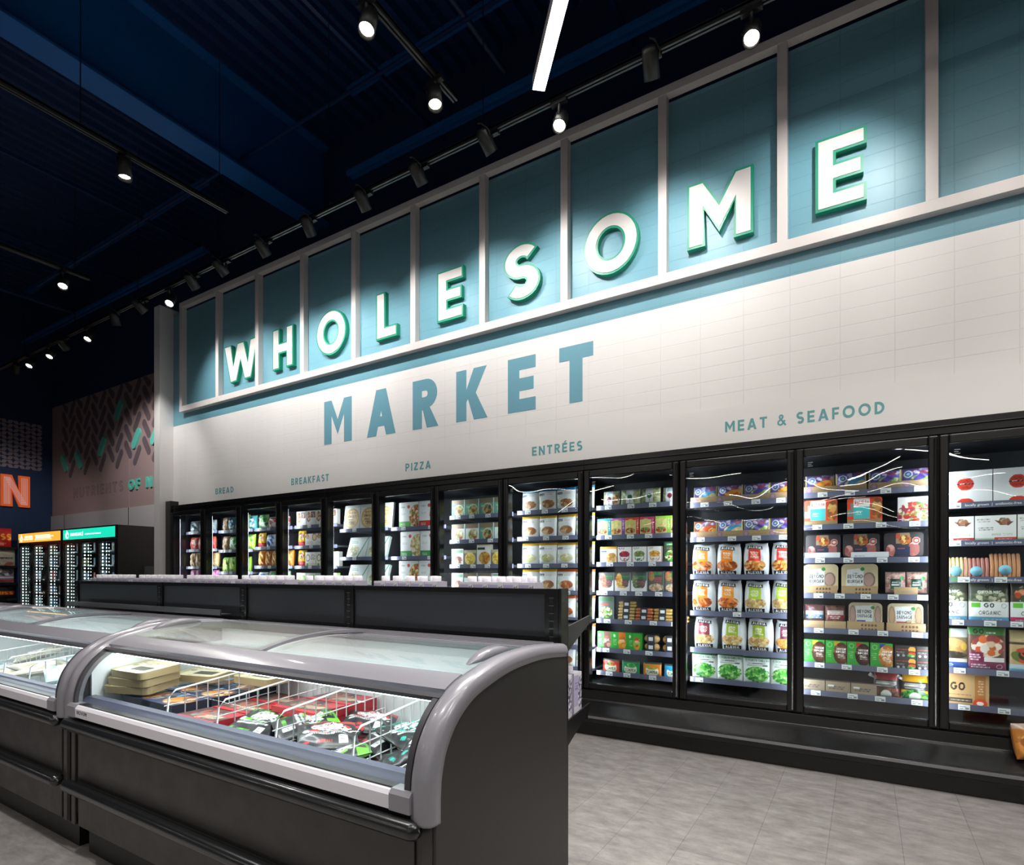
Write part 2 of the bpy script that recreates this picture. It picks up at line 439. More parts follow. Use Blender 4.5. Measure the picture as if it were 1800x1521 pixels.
def shell(art, d, kind='box', side='ddd', wob=0.0, seed=3, round_c=0.0, taper=0.0, pinch=0.0):
    """closed package mesh; printed front faces -Y, origin at bottom centre of the front half"""
    nu, nv = art.nu, art.nv; U, V = art.U, art.V
    w, h = art.w, art.h; X = (U-.5)*w; Z = V*h; r = random.Random(seed)
    if kind == 'box': Y = np.zeros_like(U)-d/2; Yb = np.zeros_like(U)+d/2
    else:
        e = (np.clip(1-np.abs(2*U-1)**2.6, 0, 1)**.55)*(np.clip(1-np.abs(2*V-1)**3.2, 0, 1)**.55)
        n_ = np.zeros_like(U)
        for _ in range(5):
            a, b, c = r.uniform(2, 9), r.uniform(2, 9), r.uniform(0, 6)
            n_ += np.sin(U*a*2+V*b*2+c)*.2
        Y = -e*d/2*(1+.25*n_*wob); Yb = e*d/2
        Y = Y-.0015; Yb = Yb+.0015
        X = X*(1-taper*V)*(1-pinch*np.sin(V*PI)**2*0+0)
        if pinch:
            X = X*(1-pinch*(1-np.sin(np.clip(V*1.1, 0, 1)*PI)**.5)*.5)
            Z = Z+pinch*.02*np.sin(U*7+seed)*V
            Y = Y-pinch*.01*np.sin(U*11+V*5+seed)*V
    if round_c:
        # pull the four corners inwards to a rounded outline
        rc = round_c
        dz = np.minimum(Z, h-Z); k = np.clip(1-dz/rc, 0, 1)
        hw = w/2-rc+rc*np.sqrt(np.clip(1-k*k, 0, 1))
        X = (U-.5)*2*hw
    vs = np.concatenate([np.stack([X, Y, Z], -1).reshape(-1, 3), np.stack([X, Yb, Z], -1).reshape(-1, 3)])
    idx = np.arange(nu*nv).reshape(nv, nu); N = nu*nv
    a, b, c, d_ = idx[:-1, :-1].ravel(), idx[:-1, 1:].ravel(), idx[1:, 1:].ravel(), idx[1:, :-1].ravel()
    fs = [np.stack([a, b, c, d_], -1)]
    if kind == 'box' and not round_c:
        B = [[N+idx[0,0], N+idx[-1,0], N+idx[-1,-1], N+idx[0,-1]]]
    else:
        B = None; fs.append(np.stack([N+a, N+d_, N+c, N+b], -1))
    fr = np.concatenate(fs).tolist()
    loop = list(idx[0, :])+list(idx[1:, -1])+list(idx[-1, :-1][::-1])+list(idx[1:-1, 0][::-1])
    loop = [int(q) for q in loop]
    # side faces get their own vertices so that the print does not bleed round the edge
    M2 = 2*N; sv = [vs[q] for q in loop]+[vs[q+N] for q in loop]; n = len(loop)
    for i in range(n):
        j = (i+1) % n
        fr.append([M2+j, M2+i, M2+n+i, M2+n+j])
    if B: fr += B
    allv = np.concatenate([vs, np.array(sv)])
    me = bpy.data.meshes.new('package')
    me.from_pydata(allv.tolist(), [], fr)
    colr = np.ones((len(allv), 4)); colr[:N, :3] = art.C.reshape(-1, 3); colr[N:, :3] = lin(side)
    if kind != 'box': colr[N:2*N, :3] = art.C.reshape(-1, 3)*.9+.03
    at = me.color_attributes.new('Col', 'FLOAT_COLOR', 'POINT')
    at.data.foreach_set('color', colr.ravel())
    me.polygons.foreach_set('use_smooth', [kind != 'box']*len(me.polygons))
    me.update()
    return me

M_BAG = attr_mat('printed_plastic_film', 0.34, 0.18, 0.3)
M_BOX = attr_mat('printed_carton', 0.42, 0.12)
M_SIGN = attr_mat('backlit_print', 0.4, 0, 0, 2.2)

# ================================================================== materials of the building
def tile_mat(name, base, low, tw, th, ph_x, ph_z, zmin=-99, joint=0.0035, swap=False, jd=0.93, off=0.0, bumpd=0.0008, rough=0.45):
    m = bpy.data.materials.new(name); m.use_nodes = True
    nt = m.node_tree; b = nt.nodes['Principled BSDF']; L = nt.links
    tc = nt.nodes.new('ShaderNodeTexCoord'); sp = nt.nodes.new('ShaderNodeSeparateXYZ'); cb = nt.nodes.new('ShaderNodeCombineXYZ')
    L.new(tc.outputs['Object'], sp.inputs[0])
    def madd(sock, k, a):
        n = nt.nodes.new('ShaderNodeMath'); n.operation = 'MULTIPLY_ADD'; n.inputs[1].default_value = k; n.inputs[2].default_value = a
        L.new(sock, n.inputs[0]); return n.outputs[0]
    if swap: L.new(madd(sp.outputs['Y'], 1, ph_z), cb.inputs[0]); L.new(madd(sp.outputs['X'], 1, ph_x), cb.inputs[1])
    else: L.new(madd(sp.outputs['X'], 1, ph_x), cb.inputs[0]); L.new(madd(sp.outputs['Z'], 1, ph_z), cb.inputs[1])
    br = nt.nodes.new('ShaderNodeTexBrick'); L.new(cb.outputs[0], br.inputs['Vector'])
    br.offset = off; br.squash = 1
    br.inputs['Scale'].default_value = 1; br.inputs['Brick Width'].default_value = tw; br.inputs['Row Height'].default_value = th
    br.inputs['Mortar Size'].default_value = joint; br.inputs['Mortar Smooth'].default_value = 0.3
    br.inputs['Color1'].default_value = (1, 1, 1, 1); br.inputs['Color2'].default_value = (.9, .9, .9, 1) if swap else (1, 1, 1, 1)
    br.inputs['Mortar'].default_value = (jd, jd, jd, 1)
    bp = nt.nodes.new('ShaderNodeBump'); bp.inputs['Distance'].default_value = bumpd; bp.invert = True
    bp.inputs['Strength'].default_value = 1
    L.new(br.outputs['Fac'], bp.inputs['Height']); L.new(bp.outputs['Normal'], b.inputs['Normal'])
    mx = nt.nodes.new('ShaderNodeMix'); mx.data_type = 'RGBA'; mx.blend_type = 'MULTIPLY'; mx.inputs[0].default_value = 1
    if swap:
        n1 = nt.nodes.new('ShaderNodeTexNoise'); mp = nt.nodes.new('ShaderNodeMapping'); mp.inputs['Scale'].default_value = (3, 6.5, 1)
        mp.inputs['Rotation'].default_value = (0, 0, .35)
        L.new(tc.outputs['Object'], mp.inputs[0]); L.new(mp.outputs[0], n1.inputs['Vector'])
        n1.inputs['Scale'].default_value = 2.2; n1.inputs['Detail'].default_value = 9; n1.inputs['Roughness'].default_value = .72
        cr = nt.nodes.new('ShaderNodeValToRGB'); cr.color_ramp.elements[0].position = .32; cr.color_ramp.elements[1].position = .68
        cr.color_ramp.elements[0].color = (*lin(low), 1); cr.color_ramp.elements[1].color = (*lin(base), 1)
        L.new(n1.outputs['Fac'], cr.inputs[0]); L.new(cr.outputs[0], mx.inputs[6])
    else: mx.inputs[6].default_value = (*lin(base), 1)
    L.new(br.outputs['Color'], mx.inputs[7]); L.new(mx.outputs[2], b.inputs['Base Color'])
    b.inputs['Roughness'].default_value = rough
    MATS[name] = m; return m

M_WHITE = tile_mat('white_wall_tile', 'e8e5e3', '', .31, .1107, .141+.31*40, -2.547+.1107*60, rough=.38)
M_TEAL = tile_mat('teal_wall_tile', '6a9eae', '', .31, .1107, .141+.31*40, -2.547+.1107*60, jd=.95, rough=.42)
M_FLOOR = tile_mat('grey_vinyl_tile', 'a39f9c', '777270', .61, .305, .15+.305*60, .61*20, joint=.0015, swap=True, jd=.6, off=.5, bumpd=.0006, rough=.42)
M_SMOOTH = mat('smooth_white_panel', 'e8e5e3', .4)
M_FRAME = mat('white_satin_frame', 'dcd5d2', .38)
M_TRAM = mat('teal_lettering_paint', '6b9fb0', .45)
M_TSM = mat('teal_small_lettering', '63a3a6', .45)
M_NAVY = mat('navy_painted_deck', '0a2a58', .5)
M_NAVYB = mat('navy_painted_steel', '15589a', .45)
M_NAVYW = mat('navy_wall_paint', '0e2c52', .6)
M_BLACK = mat('black_powder_coat', '131212', .24)
M_BLACKM = mat('black_matte_metal', '131313', .45)
M_GREEN = mat('green_letter_return', '149070', .4)
M_WFACE = mat('white_letter_face', 'dcd7d5', .4)
M_PINK = mat('dusty_pink_panel', '96807f', .6)
M_PLUM = mat('plum_grey_print', '5f5259', .6)
M_TEALR = mat('teal_raised_shape', '5bb7a8', .45)

# ================================================================== setting
XL, XR, YF, YB, ZC = -14.7, 7.0, -42.0, 5.3, 7.05
struct(MB().box(XL-.1, YF, -.1, XR, YB+.1, 0).build('floor', M_FLOOR))
m = MB(); n = int((XR-XL)/.03); per = .18
vs = []; fs = []
for i in range(n+1):
    x = XL+i*.03; ph = ((x-XL) % per)/per
    zz = ZC-.02+(.07 if ph < .5 else 0)
    vs += [(x, YF, zz), (x, YB+.1, zz)]
fs = [(2*i, 2*i+1, 2*i+3, 2*i+2) for i in range(n)]
m.add(vs, fs).box(XL, YF, ZC+.08, XR, YB+.1, ZC+.12)
struct(m.build('ceiling', M_NAVY))
struct(MB().box(XL-.1, YF, 0, XL, YB+.1, ZC+.1).build('wall_left', M_NAVYW))
struct(MB().box(XL, YB, 0, XR, YB+.1, ZC+.1).build('wall_back', M_NAVYW))
struct(MB().box(XR, YF, 0, XR+.1, YB+.1, ZC+.1).build('wall_right', M_NAVYW))
struct(MB().box(XL, YF-.1, 0, XR, YF, ZC+.1).build('wall_front', M_NAVYW))
# the freezer bulkhead wall: white tile below, teal above, smooth band and return at the left end
struct(MB().box(-8.51, 4.5, 2.555, 2.6, 4.62, 3.42).build('wall_bulkhead', M_WHITE))
struct(MB().box(-8.51, 4.5, 3.42, 2.6, 4.62, 5.02).build('wall_bulkhead_upper', M_TEAL))
struct(MB().box(-8.51, 4.496, 2.262, 2.6, 4.62, 2.558).build('trim_1', M_SMOOTH))
struct(MB().box(-8.66, 4.31, 0, -8.51, 5.3, 5.11).build('wall_return', M_SMOOTH))
struct(MB().box(-8.51, 4.62, 4.9, 2.6, 5.3, 5.02).build('trim_2', M_SMOOTH))
# lower grey-white wainscot behind the coolers
mm = MB().box(XL, 5.24, 0, -8.66, 5.30, 2.5, 0)
for x in (-14.05, -11.42): mm.box(x-.006, 5.235, 0, x+.006, 5.241, 2.5, 1)
struct(mm.build('trim_3', [mat('pale_grey_panel', 'a8a3a6', .5), M_BLACKM]))
# big steel girder across the aisle and joists
def girder(name, x, z0=6.0):
    m = MB(); m.box(x-.15, YF, z0, x+.15, YB, z0+.025).box(x-.012, YF, z0+.025, x+.012, YB, ZC).box(x-.15, YF, ZC-.03, x+.15, YB, ZC)
    return struct(m.build(name, M_NAVYB))
girder('trim_4', -6.28); girder('trim_5', 2.2)
def joist(name, y, x0=XL, x1=XR, z=6.0):
    m = MB()
    for dy in (-.055, .015): m.box(x0, y+dy, z, x1, y+dy+.04, z+.045)
    m.box(x0, y-.05, ZC-.06, x1, y+.05, ZC-.01)
    x = x0; up = True
    while False:
        a, b = (z+.04, ZC-.05) if up else (ZC-.05, z+.04)
        m.tube([(x, y, a), (x+.62, y, b)], .012, 5); x += .62; up = not up
    return struct(m.build(name, M_NAVYB))
joist('trim_6', 4.78, XL, -8.15); joist('trim_7', 4.78, -5.2, XR)
m = MB()
for x in (-13, -10.9, -8.8, -4.2, -1.9): m.box(x-.02, YF, 6.35, x+.02, YB, 6.4)
struct(m.build('trim_10', M_NAVY))
m = MB()
m.tube([(-13.6, 1, 6.55), (-13.6, 5.2, 6.55)], .04).tube([(-3.3, 0, 6.7), (-3.3, 5.2, 6.7)], .03).tube([(-12, 4.1, 6.2), (-2, 4.1, 6.2)], .02)
struct(m.build('trim_11', M_NAVY))

# ================================================================== white frame that stands on the teal wall
fr = empty('wall_grille', (-3, 4.47, 3.575), 'long white window-like frame with upright mullions over the teal wall', 'frame')
FX0, FX1, FZ0, FZ1 = -8.23, 2.5, 3.575, 5.11
MB().box(FX0, 4.43, FZ0, FX1, 4.5, FZ0+.075).build('bottom_rail', M_FRAME, fr, .002)
MB().box(FX0, 4.43, FZ1-.065, FX1, 4.5, FZ1).build('top_rail', M_FRAME, fr, .002)
mull = [FX0+.033]+[.36-.8535*k for k in range(9, -3, -1)]
for x in mull:
    MB().box(x-.033, 4.432, FZ0+.075, x+.033, 4.5, FZ1-.065).build('mullion', M_FRAME, fr, .002)

# ================================================================== WHOLESOME letters
def wallfn(a, b, d): return (a, d, b)
word = [('W', -7.185, -6.475), ('H', -6.18, -5.793), ('O', -5.385, -4.894), ('L', -4.438, -4.139), ('E', -3.607, -3.287),
        ('S', -2.826, -2.442), ('O', -2.027, -1.542), ('M', -1.160, -0.686), ('E', -0.288, 0.013)]
nth = ['first', 'second']
seen = {}
for ch, a, b in word:
    g0, z0, z1 = .018, 3.785, 4.28
    polys = text_polys(ch, a+g0, b-g0, z0+g0, z1-g0, .205 if ch not in 'MW' else .215)
    root = empty('sign_letter', ((a+b)/2, 4.5, z0), '', 'sign letter', 'raised sign letters')
    k = seen.get(ch, 0); seen[ch] = k+1
    which = ('' if ch not in 'OE' else ('left-hand ' if k == 0 else 'right-hand '))
    tag(root, 'raised %sletter %s with white face and green edge on teal wall' % (which, ch))
    m = MB()
    for g in polys: m.poly(grow(g, g0), wallfn, 4.452, 4.5, 0)
    m.build('letter_return', M_GREEN, root, fix=True)
    m = MB()
    for g in polys: m.poly(g, wallfn, 4.4485, 4.4525, 0)
    m.build('letter_face', M_WFACE, root, fix=True)

def lettering(txt, x0, x1, z0, z1, label, mt, t=.21, sp=.16, y=4.5, th=.0015, name='wall_lettering'):
    m = MB()
    for i, g in enumerate(text_polys(txt, x0, x1, z0, z1, t, sp)): m.poly(g, wallfn, y-th-.0003*(i % 3), y-.0001, 0)
    return tag(m.build(name, mt, fix=True), label, 'lettering', 'painted words on the freezer wall')
lettering('MARKET', -5.307, -1.957, 2.785, 3.28, 'huge teal word MARKET painted on the white tiles', M_TRAM, .26, .50)
for t_, a, b, lab in (('BREAD', -7.458, -7.051, 'small teal word BREAD above the leftmost freezer doors'),
        ('BREAKFAST', -5.885, -5.226, 'small teal word BREAKFAST above the freezer doors'), ('PIZZA', -4.062, -3.724, 'small teal word PIZZA above the freezer doors'),
        ('ENTRÉES', -2.551, -2.057, 'small teal word ENTRÉES above the freezer doors'), ('MEAT & SEAFOOD', -.889, .112, 'small teal words MEAT & SEAFOOD above the rightmost freezer doors')):
    lettering(t_, a, b, 2.367, 2.446, lab, M_TSM, .20, .30, y=4.496)

# ================================================================== lamps
M_LENS = mat('lit_lamp_lens', 'fff6ea', .3, emit='fff2e0', es=30)
M_LENSD = mat('lamp_lens_seen_from_side', 'fff6ea', .3, emit='fff2e0', es=6)
def spot(loc, aim, power, size=62, blend=.75, label='', group='', real=True, lens=None):
    loc = Vector(loc); d = (Vector(aim)-loc).normalized()
    root = empty('track_spotlight', loc, label, 'spotlight', group)
    q = d.to_track_quat('-Z', 'Y'); root.rotation_euler = q.to_euler()
    def part(m, name, mats):
        me = m.mesh(name, [mats] if not isinstance(mats, list) else mats); o = bpy.data.objects.new(name, me); COL.objects.link(o); o.parent = root; return o
    part(MB().lathe([(.02, .17), (.046, .16), (.05, .14), (.05, 0), (.044, 0), (.042, .03), (.0, .03)], n=20), 'lamp_body', M_BLACKM)
    part(MB().lathe([(.0, .0285), (.041, .0285), (.041, .024), (.0, .020)], n=18), 'lens', lens or M_LENS)
    o = part(MB().tube([(.052, 0, .10), (.058, 0, .13), (.03, 0, .19), (0, 0, .2)], .008, 6), 'yoke', M_BLACKM)
    # adapter up to the track, in world axes
    m = MB(); m.tube([(loc.x, loc.y, loc.z+.05), (loc.x, loc.y, 4.6)], .012, 6).box(loc.x-.06, loc.y-.017, 4.575, loc.x+.06, loc.y+.017, 4.605)
    Mi = Matrix.LocRotScale(loc, q, None).inverted(); m.v = [tuple(Mi @ Vector(v)) for v in m.v]
    part(m, 'track_adapter', M_BLACKM)
    if real:
        l = bpy.data.lights.new('spot', 'SPOT'); l.energy = power; l.spot_size = math.radians(size); l.spot_blend = blend
        l.shadow_soft_size = .035; l.color = (1, .975, .945)
        lo = bpy.data.objects.new('spot', l); COL.objects.link(lo); lo.location = loc+d*.02; lo.rotation_euler = q.to_euler()
    return root
def track(x0, y0, x1, y1, label):
    d = Vector((x1-x0, y1-y0, 0)).normalized(); p = Vector((-d.y, d.x, 0))
    root = empty('lighting_track', ((x0+x1)/2, (y0+y1)/2, 4.6), label, 'lighting track')
    def bar(o0, o1, za, zb):
        a = Vector((x0, y0, 0)); b = Vector((x1, y1, 0)); vs = []
        for zz in (za, zb):
            for q, o in ((a, o0), (b, o0), (b, o1), (a, o1)): vs.append((q.x+p.x*o, q.y+p.y*o, zz))
        return vs
    m = MB(); F = [(0,3,2,1),(4,5,6,7),(0,1,5,4),(1,2,6,5),(2,3,7,6),(3,0,4,7)]
    m.add(bar(-.02, -.006, 4.6, 4.635), F).add(bar(.006, .02, 4.6, 4.635), F).add(bar(-.02, .02, 4.62, 4.64), F)
    m.build('rail', mat('dark_track_rail', '2c2b2c', .35), root)
    L = math.hypot(x1-x0, y1-y0); k = max(2, int(L/1.6))
    for i in range(k):
        q = Vector((x0, y0, 0))+d*L*(i+.5)/k
        MB().tube([(q.x, q.y, 4.64), (q.x, q.y, ZC)], .004, 5).tube([(q.x, q.y, 4.66), (q.x+.02, q.y, 4.69), (q.x+.035, q.y, 4.665), (q.x+.02, q.y, 4.65)], .004, 5).build('hanger', M_BLACKM, root)
    return root
track(-13.5, 3.57, 3.5, 3.57, 'long black lighting track running parallel to the freezer wall')
track(-2.43, -1.5, -2.43, 3.2, 'black lighting track over the aisle, crossing above the near freezers')
track(-4.96, -1.5, -4.96, 3.1, 'black lighting track with a cylinder spotlight, left of the aisle one')
track(-7.42, -1.5, -7.42, 3.0, 'black lighting track farthest left, over the dark floor')
track(.1, -3, .1, 2.6, 'added black lighting track above the camera, out of view'); track(2.6, -3, 2.6, 3.0, 'added black lighting track right of the camera, out of view')  # unseen tracks added to carry the extra floor-lighting spots
GW = 'spotlights along the track in front of the wall'
wl = [(3.1, 3), (2.2, 3), (1.4, 3), (.75, 3), (.15, 0), (-.56, 2), (-1.15, 0), (-1.81, 2), (-2.37, 0), (-3.04, 0), (-3.67, 0), (-4.38, 1), (-5.04, 0), (-5.73, 0), (-6.29, 0), (-6.85, 2), (-7.38, 0),
      (-8.08, 2), (-8.89, 2), (-9.51, 1), (-10.08, 2), (-10.8, 2), (-11.3, 1)]
import itertools
ordn = ['first', 'second', 'third', 'fourth', 'fifth', 'sixth', 'seventh', 'eighth', 'ninth', 'tenth', 'eleventh', 'twelfth', 'thirteenth', 'fourteenth', 'fifteenth', 'sixteenth',
        'seventeenth', 'eighteenth', 'nineteenth', 'twentieth', 'twenty-first', 'twenty-second', 'twenty-third']
aims = {-.56: (-.15, 4.5, 4.0), -1.81: (-1.7, 4.5, 3.9)}
for i, (x, k) in enumerate(wl):
    lab = 'black track spotlight, %s from the right, on the wall track' % ordn[i]
    if k == 3:
        spot((x, 3.57, 4.45), (x, 4.5, 2.9), WALL_SPOT_W*.5, 62, 1, lab, GW)
    elif k == 0 or x in (-4.38,):
        ax = {.15: -.42, -1.15: -1.33, -2.37: -2.2, -3.04: -3.0, -3.67: -3.8, -4.38: -4.65, -5.04: -5.1, -5.73: -5.65, -6.29: -6.5, -7.38: -7.2}[x]
        spot((x, 3.57, 4.45), (ax, 4.5, 3.60), WALL_SPOT_W*(1.0 if x == .15 else 1), 88, 1, lab, GW)
    elif x > -8.0:
        spot((x, 3.57, 4.42), (x*.75, 1.6, 1.1), DOWN_SPOT_W*.8, 60, .8, 'lit '+lab, GW)
        # the washers between them
    else:
        far = {-9.51: (-10.6, 5.2, 3.1), -11.3: (-14.2, 4.2, 1.8), -8.08: (-8.55, 4.3, 2.4)}.get(x, (x*.86, 1.6, .9))
        spot((x, 3.57, 4.44), far, {-9.51: 270, -11.3: 150, -8.08: 110}.get(x, 130), 70, .8, 'lit '+lab if k == 2 else lab, GW)
for x in (-.9, -1.55, -6.5):
    pass
for (x, y), aim, lab in (((-2.43, 2.36), (-2.0, 1.2, .8), 'lit spotlight on the aisle track, nearer the camera'),
        ((-2.43, 2.98), (-1.6, 2.4, .9), 'bright spotlight at the far end of the aisle track'),
        ((-4.96, 2.25), (-4.6, 2.3, 0), 'black cylinder spotlight hanging from the second aisle track'),
        ((-7.42, 2.75), (-5.5, 1.6, .8), 'bright spotlight at the end of the farthest left track'),
        ((-4.96, .3), (-3.6, .4, 0), 'spotlight outside the frame over the left aisle'), ((-2.43, .2), (-2.4, .3, 0), 'spotlight outside the frame over the near aisle'),
        ((.1, 2.3), (.3, 3.4, 0), 'added fill spotlight above the camera pointing at the floor'), ((.1, .6), (-.8, 2.0, .8), 'added fill spotlight behind the camera pointing at the freezer end'),  # unseen spots on the outer tracks, added to light the floor
        ((2.6, 2.6), (1.0, 3.7, 0), 'added fill spotlight right of the camera pointing at the floor'), ((2.6, .8), (.4, 2.8, 0), 'added fill spotlight far right pointing at the aisle floor')):
    spot((x, y, 4.42), aim, DOWN_SPOT_W, 80, .9, lab, 'spotlights over the aisles')

# linear luminaires in a loose zigzag
M_LIN = mat('linear_light_diffuser', 'ffffff', .4, emit='fffaf2', es=LINEAR_E)
def linear(p, q, lab, z=4.6):
    a = Vector((*p, z)); b = Vector((*q, z)); d = (b-a).normalized(); s_ = Vector((-d.y, d.x, 0))*.043
    root = empty('linear_light', (a+b)/2, lab, 'linear ceiling light', 'linear lights in a zigzag')
    F = [(0,3,2,1),(4,5,6,7),(0,1,5,4),(1,2,6,5),(2,3,7,6),(3,0,4,7)]
    def bx(k, z0, z1): return [(v.x, v.y, zz) for zz in (z0, z1) for v in (a-s_*k, b-s_*k, b+s_*k, a+s_*k)]
    MB().add(bx(1, z+.012, z+.075), F).build('housing', M_FRAME, root)
    MB().add(bx(.96, z, z+.012), [(0, 3, 2, 1)], 0).add(bx(.96, z, z+.012), F[2:], 1).build('diffuser', [M_LIN, M_FRAME], root)
    for t in (.1, .9):
        v = a.lerp(b, t); MB().tube([(v.x, v.y, z+.07), (v.x, v.y, ZC)], .003, 5).build('hanger', M_BLACKM, root)
linear((-1.89, 3.42), (-.68, 2.02), 'white glowing linear light hanging above the market sign')
for i, (p, q) in enumerate([((-.55, 1.95), (.95, 2.6)), ((1.0, 2.5), (2.3, 1.2)), ((2.35, 1.1), (1.1, -.3)), ((-.75, 1.85), (-2.3, .9)), ((-2.4, .8), (-3.3, -.5)), ((1.0, -.4), (-.7, -.9)), ((2.5, 1.3), (4.2, 1.9)), ((-.8, -1.0), (-2.2, -2.0))]):
    linear(p, q, 'linear light behind the camera, part %s of the zigzag' % ordn[i], 4.78)

pts_ = [(-1.5, -5.0), (2.4, -5.6), (-5.0, -4.8), (-9.0, -5.4), (-12.0, -4.0)]  # unseen near row, added for ambient light
for iy, py in enumerate((-9, -12.5, -16.5, -21.5, -28, -36)):
    for ix, px in enumerate((-12.5, -8.6, -4.5, -.6, 3.2)):
        pts_.append((px+1.1*math.sin(ix*2.3+iy*1.7), py+.9*math.cos(ix*3.1+iy)))
pts_ += [(.1, -14.6), (1.2, -18.6), (-1.6, -19.4), (.5, -24.4), (-1.4, -31.5)]
for zz_, (px, py) in enumerate(pts_):
    a_ = (.75 if zz_ % 2 else -.6)+.2*math.sin(zz_*2.1); hl = 1.0 if zz_ < 5 else 1.35
    dx, dy = hl*math.cos(a_), hl*math.sin(a_)
    if zz_ < 5: lb = 'added fill linear light behind the camera, %s in the row nearest the freezers' % ordn[zz_]
    else: lb = 'linear light deep in the store, %s row back, %s from the left' % (ordn[1+(zz_-5)//5], ordn[(zz_-5) % 5])
    linear((px-dx, py-dy), (px+dx, py+dy), lb, 4.7)

# ================================================================== glass door freezers along the wall
M_DGLASS = glass_mat('freezer_door_glass', 'f4f8f8', 1.7, wav=.010, scale=1.5)
M_LED = mat('freezer_light_strip', 'ffffff', .4, emit='f2f8ff', es=LED_E)
M_INT = mat('dark_freezer_interior', '2b2c30', .5)
M_SHELF = mat('grey_shelf_metal', '6f737c', .38, .3)
M_RAIL = mat('slate_price_rail', '63667a', .28, coat=.4)
M_PTAG = mat('white_price_card', 'e9ebec', .5)
M_PTXT = mat('price_card_print', '8a8f94', .6)
M_SILV = mat('silver_bumper_edge', '8f8f92', .25, .7)
MX = [.39-.797*(11-k) for k in range(13)]          # door boundaries, left to right
YD = 4.40
ROWZ = {1: [1.90, 1.647, 1.404, 1.16, .92, .68, .48], 2: [1.89, 1.625, 1.33, 1.1, .88, .66, .48], 3: [1.889, 1.648, 1.404, 1.16, .92, .68, .48], 4: [1.89, 1.643, 1.40, 1.16, .92, .68, .48],
        5: [1.815, 1.494, 1.18, .86, .5], 6: [1.804, 1.49, 1.18, .86, .5], 7: [1.887, 1.645, 1.398, 1.155, .92, .68, .48], 8: [1.892, 1.648, 1.398, 1.157, .92, .676, .488],
        9: [1.891, 1.638, 1.407, 1.162, .923, .675, .477], 10: [1.866, 1.595, 1.304, 1.019, .731, .498], 11: [1.887, 1.659, 1.423, 1.174, .928, .683, .485], 12: [1.764, 1.524, 1.293, 1.021, .715, .484]}
def font_mesh(txt, size):
    cu = bpy.data.curves.new('t', 'FONT'); cu.body = txt; cu.size = size; cu.resolution_u = 2; cu.offset = size*.012
    o = bpy.data.objects.new('t', cu); COL.objects.link(o)
    bpy.context.view_layer.update()
    me = bpy.data.meshes.new_from_object(o.evaluated_get(bpy.context.evaluated_depsgraph_get()))
    vs = [tuple(v.co) for v in me.vertices]; fs = [tuple(p.vertices) for p in me.polygons]
    bpy.data.objects.remove(o); bpy.data.curves.remove(cu); bpy.data.meshes.remove(me)
    return vs, fs

